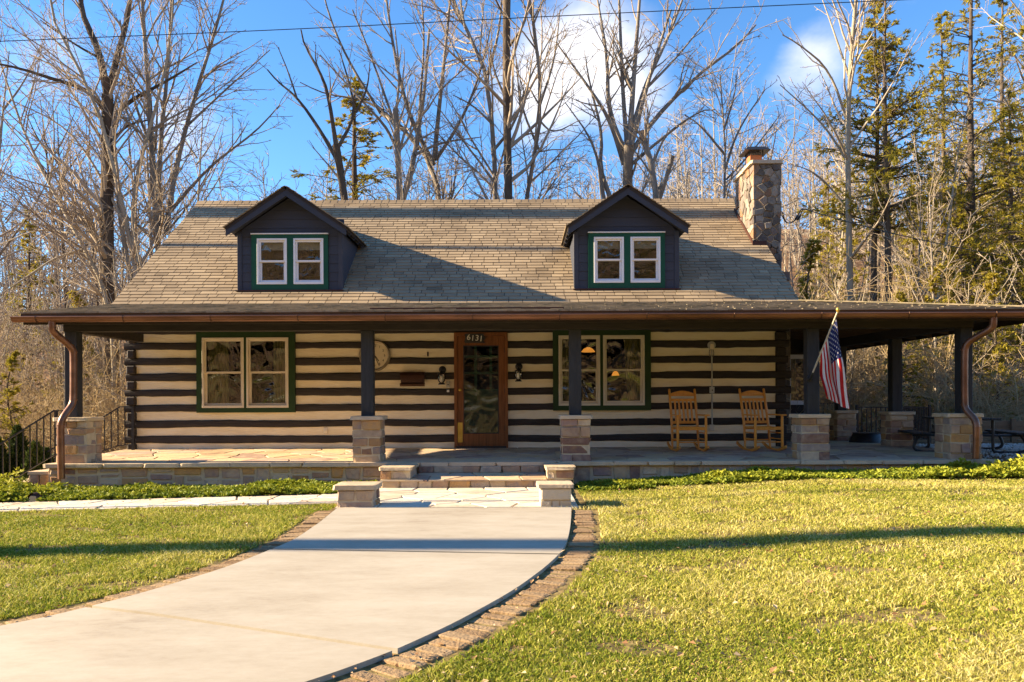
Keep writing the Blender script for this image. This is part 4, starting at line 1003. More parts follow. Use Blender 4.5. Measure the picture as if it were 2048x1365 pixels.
# rocking chairs (built once at the origin, facing -y)
def rocking_chair(label):
    t = thing('rocking_chair', label, 'chair', group='rocking chairs on the porch')
    L = lambda name, mb, bv=.004: link(name, mb.mesh(name, bevel=bv), M_chair, t)
    for s_ in (-1, 1):
        x = s_ * .255; q = [(x, .02 * 0 + y, .012 + .14 * (y / .55) ** 2) for y in np.linspace(-.42, .5, 13)]
        r = MB()
        for a, b in zip(q, q[1:]): r.bar(a, b, .03, .045)
        rk = link('rocker', r.mesh('rocker'), M_chair, t)
        link('front_leg', MB().tube([(x, -.27, .045), (x, -.27, .1), (x, -.27, .4), (x, -.27, .64)], [.016, .024, .026, .024], 10).mesh('front_leg', smooth=True), M_chair, t)
        link('back_post', MB().tube([(x * .96, .17, .03), (x * .93, .22, .42), (x * .93, .32, .8), (x * .94, .42, 1.12), (x * .94, .425, 1.135)], [.018, .025, .025, .023, .012], 10).mesh('back_post', smooth=True), M_chair, t)
        L('armrest', MB().prism([(x - .045, -.36, .64), (x + .045, -.36, .64), (x + .055, -.2, .64), (x + .025, .24, .64), (x - .02, .24, .64), (x - .04, -.2, .64)], (0, 0, .025)))
        for (z, yb) in ((.22, .195), (.33, .21)): link('stretcher', MB().tube([(x, -.27, z), (x * .95, yb, z)], .011, 8).mesh('stretcher', smooth=True), M_chair, t)
    for (z, y) in ((.17, -.27), (.19, .19)): link('stretcher', MB().tube([(-.25, y, z), (.25, y, z)], .012, 8).mesh('stretcher', smooth=True), M_chair, t)
    def back(z): return .22 + (z - .42) * .285
    cr = []
    for i in range(13):
        u = -1 + 2 * i / 12; cr.append((u * .225, back(1.07) - .012, 1.045 + .055 * math.cos(u * 1.5)))
    L('crest_rail', MB().prism([Vector(p) for p in cr] + [Vector((.225, back(1.0) - .012, 1.0)), Vector((-.225, back(1.0) - .012, 1.0))], (0, .025, 0)), 0)
    for z in (.93, .515): L('back_rail', MB().box(-.225, .225, back(z) - .014, back(z) + .014, z - .025, z + .025))
    for k in range(5):
        x = -.15 + .075 * k; L('slat', MB().bar((x, back(.53), .53), (x, back(.92), .92), .036, .012, (0, -1, 0)), 0)
    for y in (-.275, .19): L('seat_rail', MB().box(-.24, .24, y - .014, y + .014, .385, .425))
    for k in range(9):
        y = -.29 + .056 * k; L('seat_slat', MB().box(-.27 + .02 * (k / 8), .27 - .02 * (k / 8), y, y + .046, .427 - .012 * math.sin(k / 8 * math.pi), .443 - .012 * math.sin(k / 8 * math.pi)), .003)
    return t
c1 = rocking_chair('orange wooden rocking chair beside the vertical conduit, nearer the window')
c1.location = P(1376, 891, 14.25); c1.location.z = floor_z(14.0) - .0; c1.rotation_euler.z = R(3)
c2 = copy_tree(c1); c2['label'] = 'orange wooden rocking chair at the right corner of the log wall'
c2.location = P(1524, 888, 14.25); c2.location.z = floor_z(14.0); c2.rotation_euler.z = R(9)
for c in (c1, c2): c.scale = (.98, .98, .98)

# flag on a raked pole
A, B = P(1621, 757, 12.62), P(1676, 622, 12.05)
flag = thing('flag_on_pole', 'American flag hanging limp from a pale pole on the porch post', 'flag', tuple(A))
link('pole', MB().tube([A, B], .013, 10).mesh('pole', smooth=True), M_polewood, flag)
link('finial', MB().lathe([(.01, -.03), (.02, -.01), (.032, .015), (.026, .04), (.008, .055)], B, 14).mesh('finial', smooth=True), M_brass, flag)
link('bracket', MB().lathe([(.05, 0), (.05, .015), (.025, .02)], A + Vector((0, .06, -.01)), 14, 'y').tube([A + Vector((0, .05, -.02)), A + Vector((.0, -.01, .0)), A.lerp(B, .09)], .022, 10).mesh('bracket', smooth=True), M_black, flag)
h0, h1 = A.lerp(B, .93), A.lerp(B, .38)
e0, e1 = P(1697, 820, 12.2), P(1655, 797, 12.42)
def cloth(u, v):                      # u along the fly, v from the top stripe to the bottom stripe
    s_ = h0.lerp(h1, v); e = e0.lerp(e1, v)
    p = s_.lerp(e, u)
    w = min(1, u * 2.2)
    # gather into vertical folds and sag away from the straight line
    side = .028 * math.sin(v * 15 + u * 1.5) * w
    dep = .075 * math.sin(v * 13.0 + 1.0 + u * 2.0) * w + .02 * math.sin(u * 9 + v * 4) * w
    top = .05 * math.sin(u * math.pi) * (1 - v)
    return p + Vector((side + top * .4 - .035 * math.sin(u * math.pi) * v, dep, -top * .6))
def strip(name, u0, u1, v0, v1, m, off=0.0):
    nu, nv = 34, max(4, int((v1 - v0) * 60)); v, f = [], []
    for j in range(nv + 1):
        for i in range(nu + 1):
            v.append(tuple(cloth(u0 + (u1 - u0) * i / nu, v0 + (v1 - v0) * j / nv)))
    for j in range(nv):
        for i in range(nu): k = j * (nu + 1) + i; f.append((k, k + 1, k + nu + 2, k + nu + 1))
    me = bpy.data.meshes.new(name); me.from_pydata(v, [], f); me.polygons.foreach_set('use_smooth', [True] * len(f))
    return link(name, me, m, flag)
for k in range(13):
    strip('stripe', .4 if k < 7 else 0.0, 1.0, k / 13, (k + 1) / 13, M_red if k % 2 == 0 else M_fwhite)
cant = strip('canton', 0, .4, 0, 7 / 13, M_blue)
sv_, sf_ = [], []
for r in range(9):
    for c in range(6 if r % 2 == 0 else 5):
        u0 = .4 * ((c + .5 + (0 if r % 2 == 0 else .5)) / 6.0); v0 = (7 / 13) * (r + .75) / 9.5
        for sgn in (-1, 1):
            b = len(sv_)
            for q in range(10):
                a = R(36 * q); rr = .0165 if q % 2 == 0 else .0068
                p = cloth(u0 + rr * math.sin(a), v0 - rr * 1.25 * math.cos(a)); sv_.append((p.x, p.y + sgn * .0035, p.z))
            sf_.append(tuple(b + q for q in range(10)))
me = bpy.data.meshes.new('stars'); me.from_pydata(sv_, [], sf_); link('stars', me, M_fwhite, cant)

# railings
def railing(label, top, bottom, sp, r=.011, post_at=(), name='iron_railing'):
    t = thing(name, label, 'railing', tuple(Vector(bottom[0])))
    for nm, ln, w in (('top_rail', top, .034), ('bottom_rail', bottom, .026)):
        m = MB()
        for a, b in zip(ln, ln[1:]): m.bar(a, b, w, w * .6)
        link(nm, m.mesh(nm), M_black, t)
    tp, bt = resample(top, 200), resample(bottom, 200)
    def zat(ln, x, y):
        q = min(ln, key=lambda p: (p.x - x) ** 2 + (p.y - y) ** 2); return q.z
    L = sum((Vector(b) - Vector(a)).length for a, b in zip(bottom, bottom[1:])); n = int(L / sp)
    for p in resample(bottom, n + 1):
        link('baluster', MB().box(p.x - r * .7, p.x + r * .7, p.y - r * .7, p.y + r * .7, p.z, zat(tp, p.x, p.y)).mesh('baluster'), M_black, t)
    for (x, y, z0, z1, w) in post_at: link('post', MB().box(x - w / 2, x + w / 2, y - w / 2, y + w / 2, z0, z1).mesh('post'), M_black, t)
    return t
a0, a1, a2 = P(0, 889, 12.95), P(108, 822, 12.95), P(132, 822, 12.95)
ext = a0 + (a0 - a1) * .8
b0 = P(112, 908, 12.95); b1 = P(20, 963, 12.95); bx = b1 + (b1 - b0) * .9
railing('black iron handrail sloping down in front of the left side steps', [ext, a0, a1, a2], [bx, b1, b0, P(130, 900, 12.95)], .128, post_at=((-7.52, 12.95, .0, .83, .03),))
a0, a1, a2 = P(195, 842, 14.85), P(240, 814, 14.85), P(266, 814, 14.85); b0 = P(264, 890, 14.85); b1 = P(240, 891, 14.85); b2 = P(197, 905, 14.85)
railing('black iron handrail ending at the left corner of the log wall', [a0 + (a0 - a1) * 2.2, a0, a1, a2], [b2 + (b2 - b1) * 2.2, b2, b1, b0], .128, post_at=((a2.x, 14.85, .08, .88, .045),))
r0, r1 = P(1714, 815, 17.2), P(1859, 815, 17.2)
railing('black picket railing beyond the side porch, behind the middle side pier', [r0, r1, r1 + Vector((.4, 2.6, .0))], [(r0.x, r0.y, .10), (r1.x, r1.y, .10), (r1.x + .4, r1.y + 2.6, .10)], .10, .013, post_at=((r0.x, 17.2, .03, .84, .05), (r1.x, 17.2, .03, .84, .045)))
railing('far black picket railing past the rear wing', [(5.9, 20.4, .87), (8.3, 20.4, .87)], [(5.9, 20.4, .12), (8.3, 20.4, .12)], .11, .013)

# tub, picnic table, planter, gravel
t = thing('metal_tub', 'low dark round metal tub between the two side piers', 'tub', (7.08, 16.2, .09))
link('body', MB().lathe([(.34, .0), (.335, .02), (.27, .17), (.255, .18)], (7.02, 16.2, .095), 28).mesh('body', smooth=True), M_black, t)
link('rim', MB().lathe([(.26, .17), (.275, .178), (.275, .19), (.25, .195)], (7.02, 16.2, .095), 28).mesh('rim', smooth=True), M_post, t)
pt = thing('picnic_table', 'dark picnic table with curved tube legs behind the right corner pier', 'picnic table', (7.85, 14.3, .02), R(-14))
lk = lambda n, mb, m=M_post, bv=.0: link(n, mb.mesh(n, bevel=bv), m, pt, world=False)
for k in range(5): lk('top_plank', MB().box(-.42 + .17 * k, -.262 + .17 * k, -.85, .85, .575, .61), bv=.006)
for s_ in (-1, 1):
    for k in range(2): lk('bench_plank', MB().box(s_ * .80 - .15 + .152 * k, s_ * .80 - .002 + .152 * k, -.85, .85, .335, .37), bv=.006)
    for y in (-.6, .6):
        q = smooth_line([Vector(p) for p in ((s_ * .36, y, .57), (s_ * .36, y, .2), (s_ * .36, y, .03), (s_ * .5, y, .02), (s_ * .78, y, .02), (s_ * .88, y, .08), (s_ * .86, y, .2), (s_ * .78, y, .33))], 2)
        lk('leg', MB().tube(q, .026, 10), M_black)
for y in (-.6, .6): lk('cross_bar', MB().tube([(-.9, y, .315), (.9, y, .315)], .02, 8), M_black)
pl = thing('timber_planter', 'low timber planter wall beyond the picnic table', 'planter', (10.6, 17.3, .1))
for k in range(3):
    o = link('plank', random.choice(B_timber), None, pl); o.location = (10.6, 17.3, .16 + .13 * k); o.scale = (2.6, .12, .125)
for xx in (9.35, 10.6, 11.85):
    o = link('stake', random.choice(B_timber), None, pl); o.location = (xx, 17.21, .28); o.scale = (.09, .07, .5)
gv = np.random.default_rng(5); n = 5000
c = np.stack([gv.uniform(7.45, 11.5, n), gv.uniform(12.55, 16.5, n)], 1); sz = gv.uniform(.012, .03, n)
oct_v = np.array([(1, 0, 0), (-1, 0, 0), (0, 1, 0), (0, -1, 0), (0, 0, .6), (0, 0, -.6)]); oct_f = np.array([(0, 2, 4), (2, 1, 4), (1, 3, 4), (3, 0, 4), (2, 0, 5), (1, 2, 5), (3, 1, 5), (0, 3, 5)])
zz = np.array([gz(a, b) for a, b in c]) + .012
Vg = np.concatenate([c, zz[:, None]], 1)[:, None, :] + oct_v[None] * sz[:, None, None] * gv.uniform(.6, 1.3, (n, 6, 1))
Fg = (oct_f[None] + (np.arange(n) * 6)[:, None, None]).reshape(-1, 3)
o = link('gravel', mesh_np('gravel', Vg, [Fg], tint=np.repeat(gv.random(n), 8)), M_gravel); tag(o, 'pale grey gravel under the picnic table', 'gravel', None, 'stuff')
dp = thing('drain_pipe', 'short black drain pipe poking out of the juniper bed at far left', 'pipe', tuple(P(67, 1000, 11.4)))
c0 = P(67, 999, 11.25); q = [c0 + Vector((.01 * k, .10 * k, -.03 * k)) for k in range(4)]
link('pipe', MB().tube(q, .085, 18, cap=False).mesh('pipe', smooth=True), M_brown, dp); link('dark_core', MB().tube(q, .072, 18).mesh('dark_core', smooth=True), M_ink, dp)  # capped black core stands in for the dark inside the pipe
link('collar', MB().tube([c0 + Vector((-.01, -.012, 0)), c0 + Vector((.02, .05, 0))], .092, 18, cap=False).mesh('collar'), M_brown, dp)
# wires
wire = [P(-400, 100, 15.6), P(0, 83, 15.6), P(550, 61, 15.6), P(1000, 38, 15.6), P(1500, 14, 15.6), P(1850, -2, 15.6), P(2400, -26, 15.6)]
tag(link('power_line', MB().tube(smooth_line(wire, 2), .009, 6).mesh('power_line'), M_black), 'thin black overhead cable crossing the sky above the roof', 'cable')
cb = thing('service_cable', 'black service cable with two connectors looping off the chimney side', 'cable', tuple(P(1567, 440, 17.2)))
for k, dy in enumerate((0, .1)):
    q = smooth_line([P(1564, 432 - 8 * k, 17.2 + dy), P(1572, 447, 17.2 + dy), P(1585, 446, 17.2 + dy), P(1597 + 4 * k, 432, 17.2 + dy), P(1602 + 4 * k, 416, 17.2 + dy), P(1625, 424, 17.3), P(1760, 462, 18.5), P(1900, 493, 20), P(2100, 530, 22)], 2)
    link('cable', MB().tube(q, .011, 6).mesh('cable'), M_black, cb)
    a, b = P(1590 + 5 * k, 441, 17.2 + dy), P(1597 + 5 * k, 430, 17.2 + dy); link('connector', MB().tube([a, a.lerp(b, .2), a.lerp(b, .8), b], [.012, .024, .024, .012], 8).mesh('connector', smooth=True), M_black, cb)
# ------------------------------------------------------------------ vegetation
def norm(a): return a / np.maximum(1e-9, np.linalg.norm(a, axis=-1, keepdims=True))
def grow(p, d, L, r0, r1, K, rg, wig, up):
    N = len(p); pts = np.zeros((N, K, 3)); pts[:, 0] = p; d = norm(d); st = (L / (K - 1))[:, None]
    for k in range(1, K):
        d = d + rg.normal(0, wig, (N, 3)); d[:, 2] += up; d = norm(d); pts[:, k] = pts[:, k - 1] + d * st
    t = np.linspace(0, 1, K)[None]; return pts, r0[:, None] * (1 - t) + r1[:, None] * t
def kids(pts, rad, per_m, t0, ang, ratio, rr, K, rg, wig, up, rmin, nmin=2, lcap=99.0):
    N, Kp, _ = pts.shape; ln = np.linalg.norm(np.diff(pts, axis=1), axis=2).sum(1)
    n = np.maximum(nmin, (ln * per_m).astype(int)); idx = np.repeat(np.arange(N), n); M = len(idx)
    t = t0 + (1 - t0) * rg.random(M) ** .85; s = t * (Kp - 1); k = np.minimum(s.astype(int), Kp - 2); f = (s - k)[:, None]
    p = pts[idx, k] * (1 - f) + pts[idx, k + 1] * f; tg = norm(pts[idx, k + 1] - pts[idx, k])
    r = rad[idx, k] * (1 - f[:, 0]) + rad[idx, k + 1] * f[:, 0]
    pr = norm(np.cross(tg, rg.normal(size=(M, 3)))); a = rg.uniform(ang[0], ang[1], M)[:, None]
    d = tg * np.cos(a) + pr * np.sin(a)
    L = np.minimum(ln[idx] * ratio * (1.05 - .6 * t) * rg.uniform(.6, 1.25, M), lcap)
    r0 = np.maximum(np.minimum(r * rr, L * .025), rmin); return grow(p, d, L, r0, np.full(M, rmin * .7), K, rg, wig, up)
def tubes(pts, rad, S):
    N, K, _ = pts.shape; tg = norm(np.gradient(pts, axis=1)); ref = np.where(np.abs(tg[:, :1, 2:3]) < .85, np.array([0, 0, 1.0]), np.array([1.0, 0, 0]))
    u = norm(np.cross(tg, np.broadcast_to(ref, tg.shape))); v = np.cross(tg, u); a = 2 * np.pi * np.arange(S) / S
    V = pts[:, :, None] + rad[:, :, None, None] * (np.cos(a)[None, None, :, None] * u[:, :, None] + np.sin(a)[None, None, :, None] * v[:, :, None])
    b = (np.arange(N) * K * S)[:, None, None] + (np.arange(K - 1) * S)[None, :, None] + np.arange(S)[None, None]
    b2 = (np.arange(N) * K * S)[:, None, None] + (np.arange(K - 1) * S)[None, :, None] + ((np.arange(S) + 1) % S)[None, None]
    return V.reshape(-1, 3), np.stack([b, b2, b2 + S, b + S], -1).reshape(-1, 4)
def join(parts):
    Vs, Fs, n = [], [], 0
    for V, F in parts: Vs.append(V); Fs.append(F + n); n += len(V)
    return np.concatenate(Vs), np.concatenate(Fs)
def limbs_from(polys, K=11):
    pts = np.array([[tuple(q) for q in resample(smooth_line([Vector(p) for p in pl], 2), K)] for pl, _, _ in polys])
    t = np.linspace(0, 1, K)[None]; r0 = np.array([a * .86 for _, a, _ in polys])[:, None]; r1 = np.array([b for _, _, b in polys])[:, None]
    return pts, r0 * (1 - t) + r1 * t
def twigs(pts, rad, rg, dens=(1.7, 3.2, 5.0), t0=.3, spread=1.0, rmin=.0068, up=.03, lc=(3.6, 1.7, .85)):
    parts = []
    p2, r2 = kids(pts, rad, dens[0], t0, (.35, .95 * spread), .40, .55, 6, rg, .10, up, rmin * 1.6, 3, lc[0])
    p3, r3 = kids(p2, r2, dens[1], .15, (.35, .95), .48, .6, 5, rg, .13, up, rmin * 1.1, 2, lc[1])
    p4, r4 = kids(p3, r3, dens[2], .1, (.3, .9), .5, .7, 4, rg, .16, up * .6, rmin, 2, lc[2])
    return (p2, r2), (p3, r3), (p4, r4)
def tree_meshes(polys, seed, dens=(1.7, 3.2, 5.0), t0=.3, spread=1.0, rmin=.0068, up=.03, lc=(3.6, 1.7, .85)):
    rg_ = np.random.default_rng(seed); pts, rad = limbs_from(polys)
    a, b, c = twigs(pts, rad, rg_, dens, t0, spread, rmin, up, lc)
    trunk = mesh_np('trunk', *[x if i == 0 else [x] for i, x in enumerate(join([tubes(pts, rad, 8)]))], smooth=True)
    V, F = join([tubes(*a, 5), tubes(*b, 3), tubes(*c, 3)])
    return trunk, mesh_np('crown', V, [F], smooth=True)
def world_tree(name, label, polys, seed, mt=M_bark, mc=M_twig, group=None, **kw):
    base = Vector(polys[0][0][0]); base.z = min(base.z, H(base.x, base.y))
    t = thing(name, label, 'tree', tuple(base), 0, group)
    a, b = tree_meshes(polys, seed, **kw); link('trunk', a, mt, t); link('crown', b, mc, t); return t
def LP(d, pts, sway=.8, seed=0):      # a limb through those sight lines, wandering in depth
    r_ = random.Random(seed + int(pts[0][0])); dd = d; out = []; sl = r_.uniform(-sway, sway)
    for i, (px, py) in enumerate(pts):
        out.append(P(px, py, dd)); dd += sl * .45 + r_.uniform(-.2, .2)
    return out
def foot(d, px, py):                  # trunk carried down to the soil
    q = P(px, py, d); g = H(q.x, q.y); return [Vector((q.x, d, g - .2))]
D = 25.0
def hero(name, label, d, limbs, seed, **kw):
    polys = []
    for i, (pts, r0, r1) in enumerate(limbs):
        l = LP(d, pts, seed=seed + i * 13)
        if i == 0: l = foot(d, *pts[0]) + l
        polys.append((l, r0, r1))
    return world_tree(name, label, polys, seed, **kw)
hero('bare_tree', 'thick dark trunked bare tree at far left, its top splitting above the long side limb', 24.5, [
    ([(222, 640), (212, 480), (216, 300), (215, 190)], .30, .17), ([(215, 190), (196, 90), (160, 30), (158, -120)], .15, .04), ([(216, 190), (235, 110), (258, 30), (275, -120)], .13, .04),
    ([(214, 230), (180, 180), (110, 160), (25, 132), (-60, 120)], .09, .02), ([(218, 240), (262, 200), (330, 165), (395, 125)], .09, .02), ([(216, 300), (250, 250), (300, 240)], .06, .02), ([(205, 120), (150, 90), (80, 40)], .05, .015)], 1, mt=M_bark_dk)
hero('bare_tree', 'slender pale bare tree leaning left across the left corner of the roof', 24, [
    ([(228, 602), (180, 525), (140, 440), (98, 370), (55, 285), (18, 180), (-10, 90)], .105, .025), ([(165, 500), (110, 515), (60, 550), (0, 590)], .045, .012), ([(150, 470), (80, 455), (0, 490)], .04, .012), ([(98, 370), (110, 300), (105, 200)], .04, .012)], 2, mt=M_bark_pale, dens=(1.6, 2.6, 4))
hero('bare_tree', 'multi stemmed pale bare tree just left of the roof slope', 24.2, [
    ([(276, 545), (252, 440), (228, 340), (190, 190), (108, 60), (90, -60)], .13, .03), ([(262, 560), (238, 430), (232, 300), (205, 180), (60, 110)], .10, .02), ([(272, 530), (262, 420), (285, 300), (320, 190), (345, 60), (350, -80)], .09, .02), ([(255, 460), (190, 330), (130, 250), (20, 200)], .06, .015)], 3, mt=M_bark_pale)
hero('bare_tree', 'tall bare tree with parallel stems rising over the left roof end', 25, [
    ([(322, 500), (308, 430), (302, 280), (292, 120), (282, -40)], .14, .05), ([(330, 470), (350, 340), (384, 210), (432, 60), (462, -60)], .11, .03), ([(318, 470), (318, 300), (336, 150), (345, -60)], .11, .03), ([(335, 430), (420, 330), (512, 265), (560, 210)], .07, .015), ([(303, 300), (260, 180), (240, 40)], .06, .02), ([(366, 260), (440, 190), (540, 100)], .05, .015)], 4)
hero('bare_tree', 'forked dead looking bare tree behind the left dormer', 24, [
    ([(695, 420), (680, 340), (672, 290)], .14, .11), ([(672, 290), (655, 180), (640, 145), (606, 86), (602, 60)], .085, .02), ([(674, 320), (640, 260), (595, 195), (556, 165), (535, 140)], .075, .02), ([(595, 200), (575, 140), (556, 95)], .035, .012), ([(674, 300), (712, 230), (700, 170), (678, 100)], .07, .015), ([(712, 225), (735, 180), (740, 125)], .05, .012), ([(640, 145), (630, 120), (632, 90)], .03, .01)], 5, mt=M_bark_dk, dens=(.7, 1.2, 2.0), lc=(1.6, .8, .5))
hero('bare_tree', 'wide bare tree fanning up and left behind the middle of the roof', 25.5, [
    ([(885, 430), (868, 330), (812, 262), (760, 225)], .13, .06), ([(868, 330), (820, 240), (790, 120), (770, -20)], .09, .03), ([(812, 262), (740, 200), (650, 190), (600, 165)], .06, .015), ([(760, 225), (700, 130), (660, 40), (640, -40)], .06, .02), ([(868, 320), (880, 200), (895, 60), (905, -60)], .09, .03), ([(872, 320), (925, 240), (960, 150), (985, 40)], .07, .02), ([(835, 300), (840, 200), (850, 80), (840, -40)], .06, .02), ([(790, 250), (745, 120), (705, 20)], .05, .02)], 6)
hero('bare_tree', 'broken topped twin trunk bare tree left of the fanning tree', 24.5, [
    ([(800, 420), (797, 320), (791, 218)], .12, .085), ([(806, 400), (828, 320), (836, 262), (850, 180), (858, 60)], .11, .03), ([(795, 300), (770, 250), (735, 215), (640, 110)], .06, .015), ([(830, 310), (880, 285), (960, 275)], .06, .015), ([(792, 225), (800, 150), (790, 60)], .05, .02)], 7)
hero('bare_tree', 'straight thick bare trunk standing tallest at the middle of the roof', 24, [
    ([(1018, 430), (1014, 250), (1012, 100), (1015, -60), (1018, -200)], .16, .10), ([(1013, 200), (990, 150), (980, 100)], .05, .015), ([(1014, 100), (1050, 50), (1060, 0)], .05, .015), ([(1013, 40), (990, 0), (970, -60)], .04, .015)], 8, mt=M_bark_dk, dens=(.8, 1.5, 3))
hero('bare_tree', 'bare tree curving up left beside the tallest straight trunk', 25, [
    ([(992, 430), (988, 280), (972, 130), (930, 55), (895, -20)], .13, .05), ([(975, 150), (1000, 60), (1005, -40)], .06, .02), ([(986, 250), (945, 210), (905, 190)], .05, .015), ([(988, 300), (1030, 250), (1060, 150), (1110, 60)], .06, .015), ([(930, 55), (920, 0), (925, -60)], .04, .015)], 9)
hero('bare_tree', 'slim bare tree with a bent foot right of the tallest trunk', 24.5, [
    ([(1045, 430), (1050, 370), (1076, 320), (1082, 180), (1075, 80), (1058, 10), (1050, -60)], .10, .04), ([(1080, 210), (1110, 120), (1120, 20)], .05, .015), ([(1078, 300), (1040, 210), (1030, 100)], .05, .015), ([(1078, 240), (1105, 330 - 60), (1160, 240)], .04, .012)], 10)
hero('bare_tree', 'great spreading bare tree behind the right dormer', 24.8, [
    ([(1256, 430), (1255, 330), (1258, 290)], .18, .15), ([(1256, 300), (1285, 180), (1335, 80), (1372, -20)], .10, .03), ([(1260, 310), (1310, 235), (1400, 145), (1470, 98), (1512, 50)], .10, .02), ([(1252, 310), (1215, 220), (1216, 120), (1195, 0)], .10, .03), ([(1248, 330), (1220, 240), (1185, 185), (1112, 85)], .09, .02), ([(1258, 295), (1268, 150), (1282, -40)], .11, .04), ([(1262, 295), (1300, 150), (1342, 20)], .09, .03), ([(1255, 300), (1245, 180), (1240, 40), (1235, -60)], .09, .03), ([(1222, 400), (1198, 335), (1206, 270), (1182, 180), (1172, 125)], .09, .02), ([(1208, 400), (1192, 290), (1130, 205)], .07, .015), ([(1262, 330), (1320, 280), (1400, 220), (1430, 220)], .07, .015), ([(1290, 180), (1350, 120), (1430, 20)], .05, .015)], 11, dens=(1.8, 2.9, 4.0))
hero('bare_tree', 'snapped shaggy trunk leaning beside the great spreading tree', 24, [
    ([(1312, 430), (1312, 370), (1298, 310), (1282, 262)], .12, .09), ([(1318, 400), (1336, 345), (1346, 312)], .09, .06), ([(1305, 330), (1330, 270), (1370, 240)], .05, .015), ([(1310, 360), (1270, 300), (1240, 280)], .04, .015)], 12, mt=M_bark, dens=(2.8, 3.5, 3), lc=(1.5, .8, .5))
hero('bare_tree', 'slender reddish twigged bare tree left of the chimney', 25, [
    ([(1446, 430), (1452, 330), (1446, 230), (1440, 150)], .09, .02), ([(1450, 340), (1475, 260), (1530, 180)], .05, .015), ([(1450, 310), (1400, 250), (1370, 230)], .05, .015), ([(1448, 260), (1470, 190), (1475, 140)], .04, .012), ([(1452, 360), (1500, 310), (1560, 230)], .04, .012)], 13, dens=(2.2, 3.0, 4.0))
hero('bare_tree', 'tall pale bare tree right of the chimney with limbs swept left', 25, [
    ([(1702, 640), (1697, 430), (1695, 250), (1702, 110), (1712, 0), (1716, -60)], .15, .05), ([(1697, 250), (1660, 140), (1600, 90), (1565, 70)], .06, .015), ([(1698, 330), (1650, 250), (1560, 170)], .05, .015), ([(1700, 160), (1670, 70), (1645, 0)], .05, .015), ([(1696, 420), (1640, 350), (1590, 330)], .05, .012), ([(1700, 120), (1730, 50), (1725, -20)], .04, .015)], 14, mt=M_bark_pale, dens=(1.2, 2, 3))
hero('bare_tree', 'pale leaning sapling between the two right hemlock clumps', 24, [
    ([(1868, 640), (1885, 540), (1902, 420), (1916, 290), (1940, 200)], .075, .02), ([(1890, 500), (1940, 430), (2010, 380)], .04, .012), ([(1905, 400), (1870, 340), (1830, 300)], .03, .01), ([(1880, 560), (1850, 480), (1800, 420)], .03, .01)], 15, mt=M_bark_pale)
hero('bare_tree', 'bare tree at the right edge reaching in from outside', 24, [
    ([(2110, 640), (2100, 400), (2085, 200), (2070, 40)], .14, .05), ([(2098, 380), (2030, 320), (1980, 330)], .05, .012), ([(2088, 240), (2040, 150), (2025, 90)], .05, .012), ([(2100, 300), (2040, 260), (2000, 180)], .05, .012)], 16)

# hemlocks
def hemlock_meshes(Ht, rb, seed, z0=.25, wmax=.2, nb=90, spr=11, droop=-.05, top=.35, size=.15):
    rg_ = np.random.default_rng(seed)
    tr = [(0, 0, -.4), (rg_.normal() * .1, rg_.normal() * .1, Ht * .35), (rg_.normal() * .15, rg_.normal() * .15, Ht * .7), (0, 0, Ht)]
    pts, rad = limbs_from([(tr, rb, .02)], 14)
    z = Ht * (z0 + (1 - z0) * np.sort(rg_.random(nb))); t = (z / Ht - z0) / (1 - z0)
    s = z / Ht * 13; k = np.minimum(s.astype(int), 12); f = (s - k)[:, None]; p = pts[0, k] * (1 - f) + pts[0, k + 1] * f
    a = rg_.uniform(0, 2 * np.pi, nb); L = Ht * wmax * (1 - t * .93) * (.55 + .45 * np.minimum(1, t * 4 + .3)) * rg_.uniform(.5, 1.15, nb)
    d = np.stack([np.cos(a), np.sin(a), .18 + .6 * t], 1)
    bp, br = grow(p, d, L, .012 + .010 * L, np.full(nb, .006), 7, rg_, .09, droop)
    cp, cr = kids(bp, br, 4.5, .12, (.5, 1.1), .32, .6, 4, rg_, .1, droop * .5, .005, 3, 1.1)
    trunk = mesh_np('trunk', *[x if i == 0 else [x] for i, x in enumerate(join([tubes(pts, rad, 9), tubes(bp, br, 4), tubes(cp, cr, 3)]))], smooth=True)
    # sprays of needles along the twigs
    N = len(cp); M = N * spr; idx = np.repeat(np.arange(N), spr); u = rg_.random(M) * 3; kk = np.minimum(u.astype(int), 2); ff = (u - kk)[:, None]
    q = cp[idx, kk] * (1 - ff) + cp[idx, kk + 1] * ff; tg = norm(cp[idx, kk + 1] - cp[idx, kk])
    keep = rg_.random(M) < .9; q, tg = q[keep], tg[keep]; M = len(q)
    dr = norm(tg + rg_.normal(0, .7, (M, 3)) * np.array([1, 1, .5])); sd_ = norm(np.cross(dr, rg_.normal(0, .5, (M, 3)) + np.array([0, 0, 1.0])))
    Ls = size * rg_.uniform(.45, 1.25, M)[:, None]; W = Ls * .13
    V = np.stack([q, q + dr * Ls * .5 + sd_ * W, q + dr * Ls - np.array([0, 0, .02]), q + dr * Ls * .5 - sd_ * W], 1).reshape(-1, 3); F_ = np.arange(M * 4).reshape(-1, 4)
    return trunk, mesh_np('foliage', V, [F_], tint=np.clip(rg_.normal(.5, .25, M), 0, 1))
HM = [hemlock_meshes(14.2, .17, 31, .42, .19, 110, 26, -.02), hemlock_meshes(15.5, .22, 32, .18, .20, 150, 24, -.06), hemlock_meshes(9.0, .12, 33, .12, .24, 120, 24, -.04), hemlock_meshes(5.5, .07, 34, .06, .30, 95, 24, -.05)]
for a, b in HM: a.materials.append(M_bark_dk); b.materials.append(M_needle)
def hemlock(k, x, y, sc, rot, label, group=None, zs=1.0):
    t = thing('hemlock_tree', label, 'tree', (x, y, H(x, y) - .1), rot, group); t.scale = (sc, sc, sc * zs)
    link('trunk', HM[k][0], None, t, world=False); link('foliage', HM[k][1], None, t, world=False); return t
def at_px(px, d): return (px - CX) * d / F
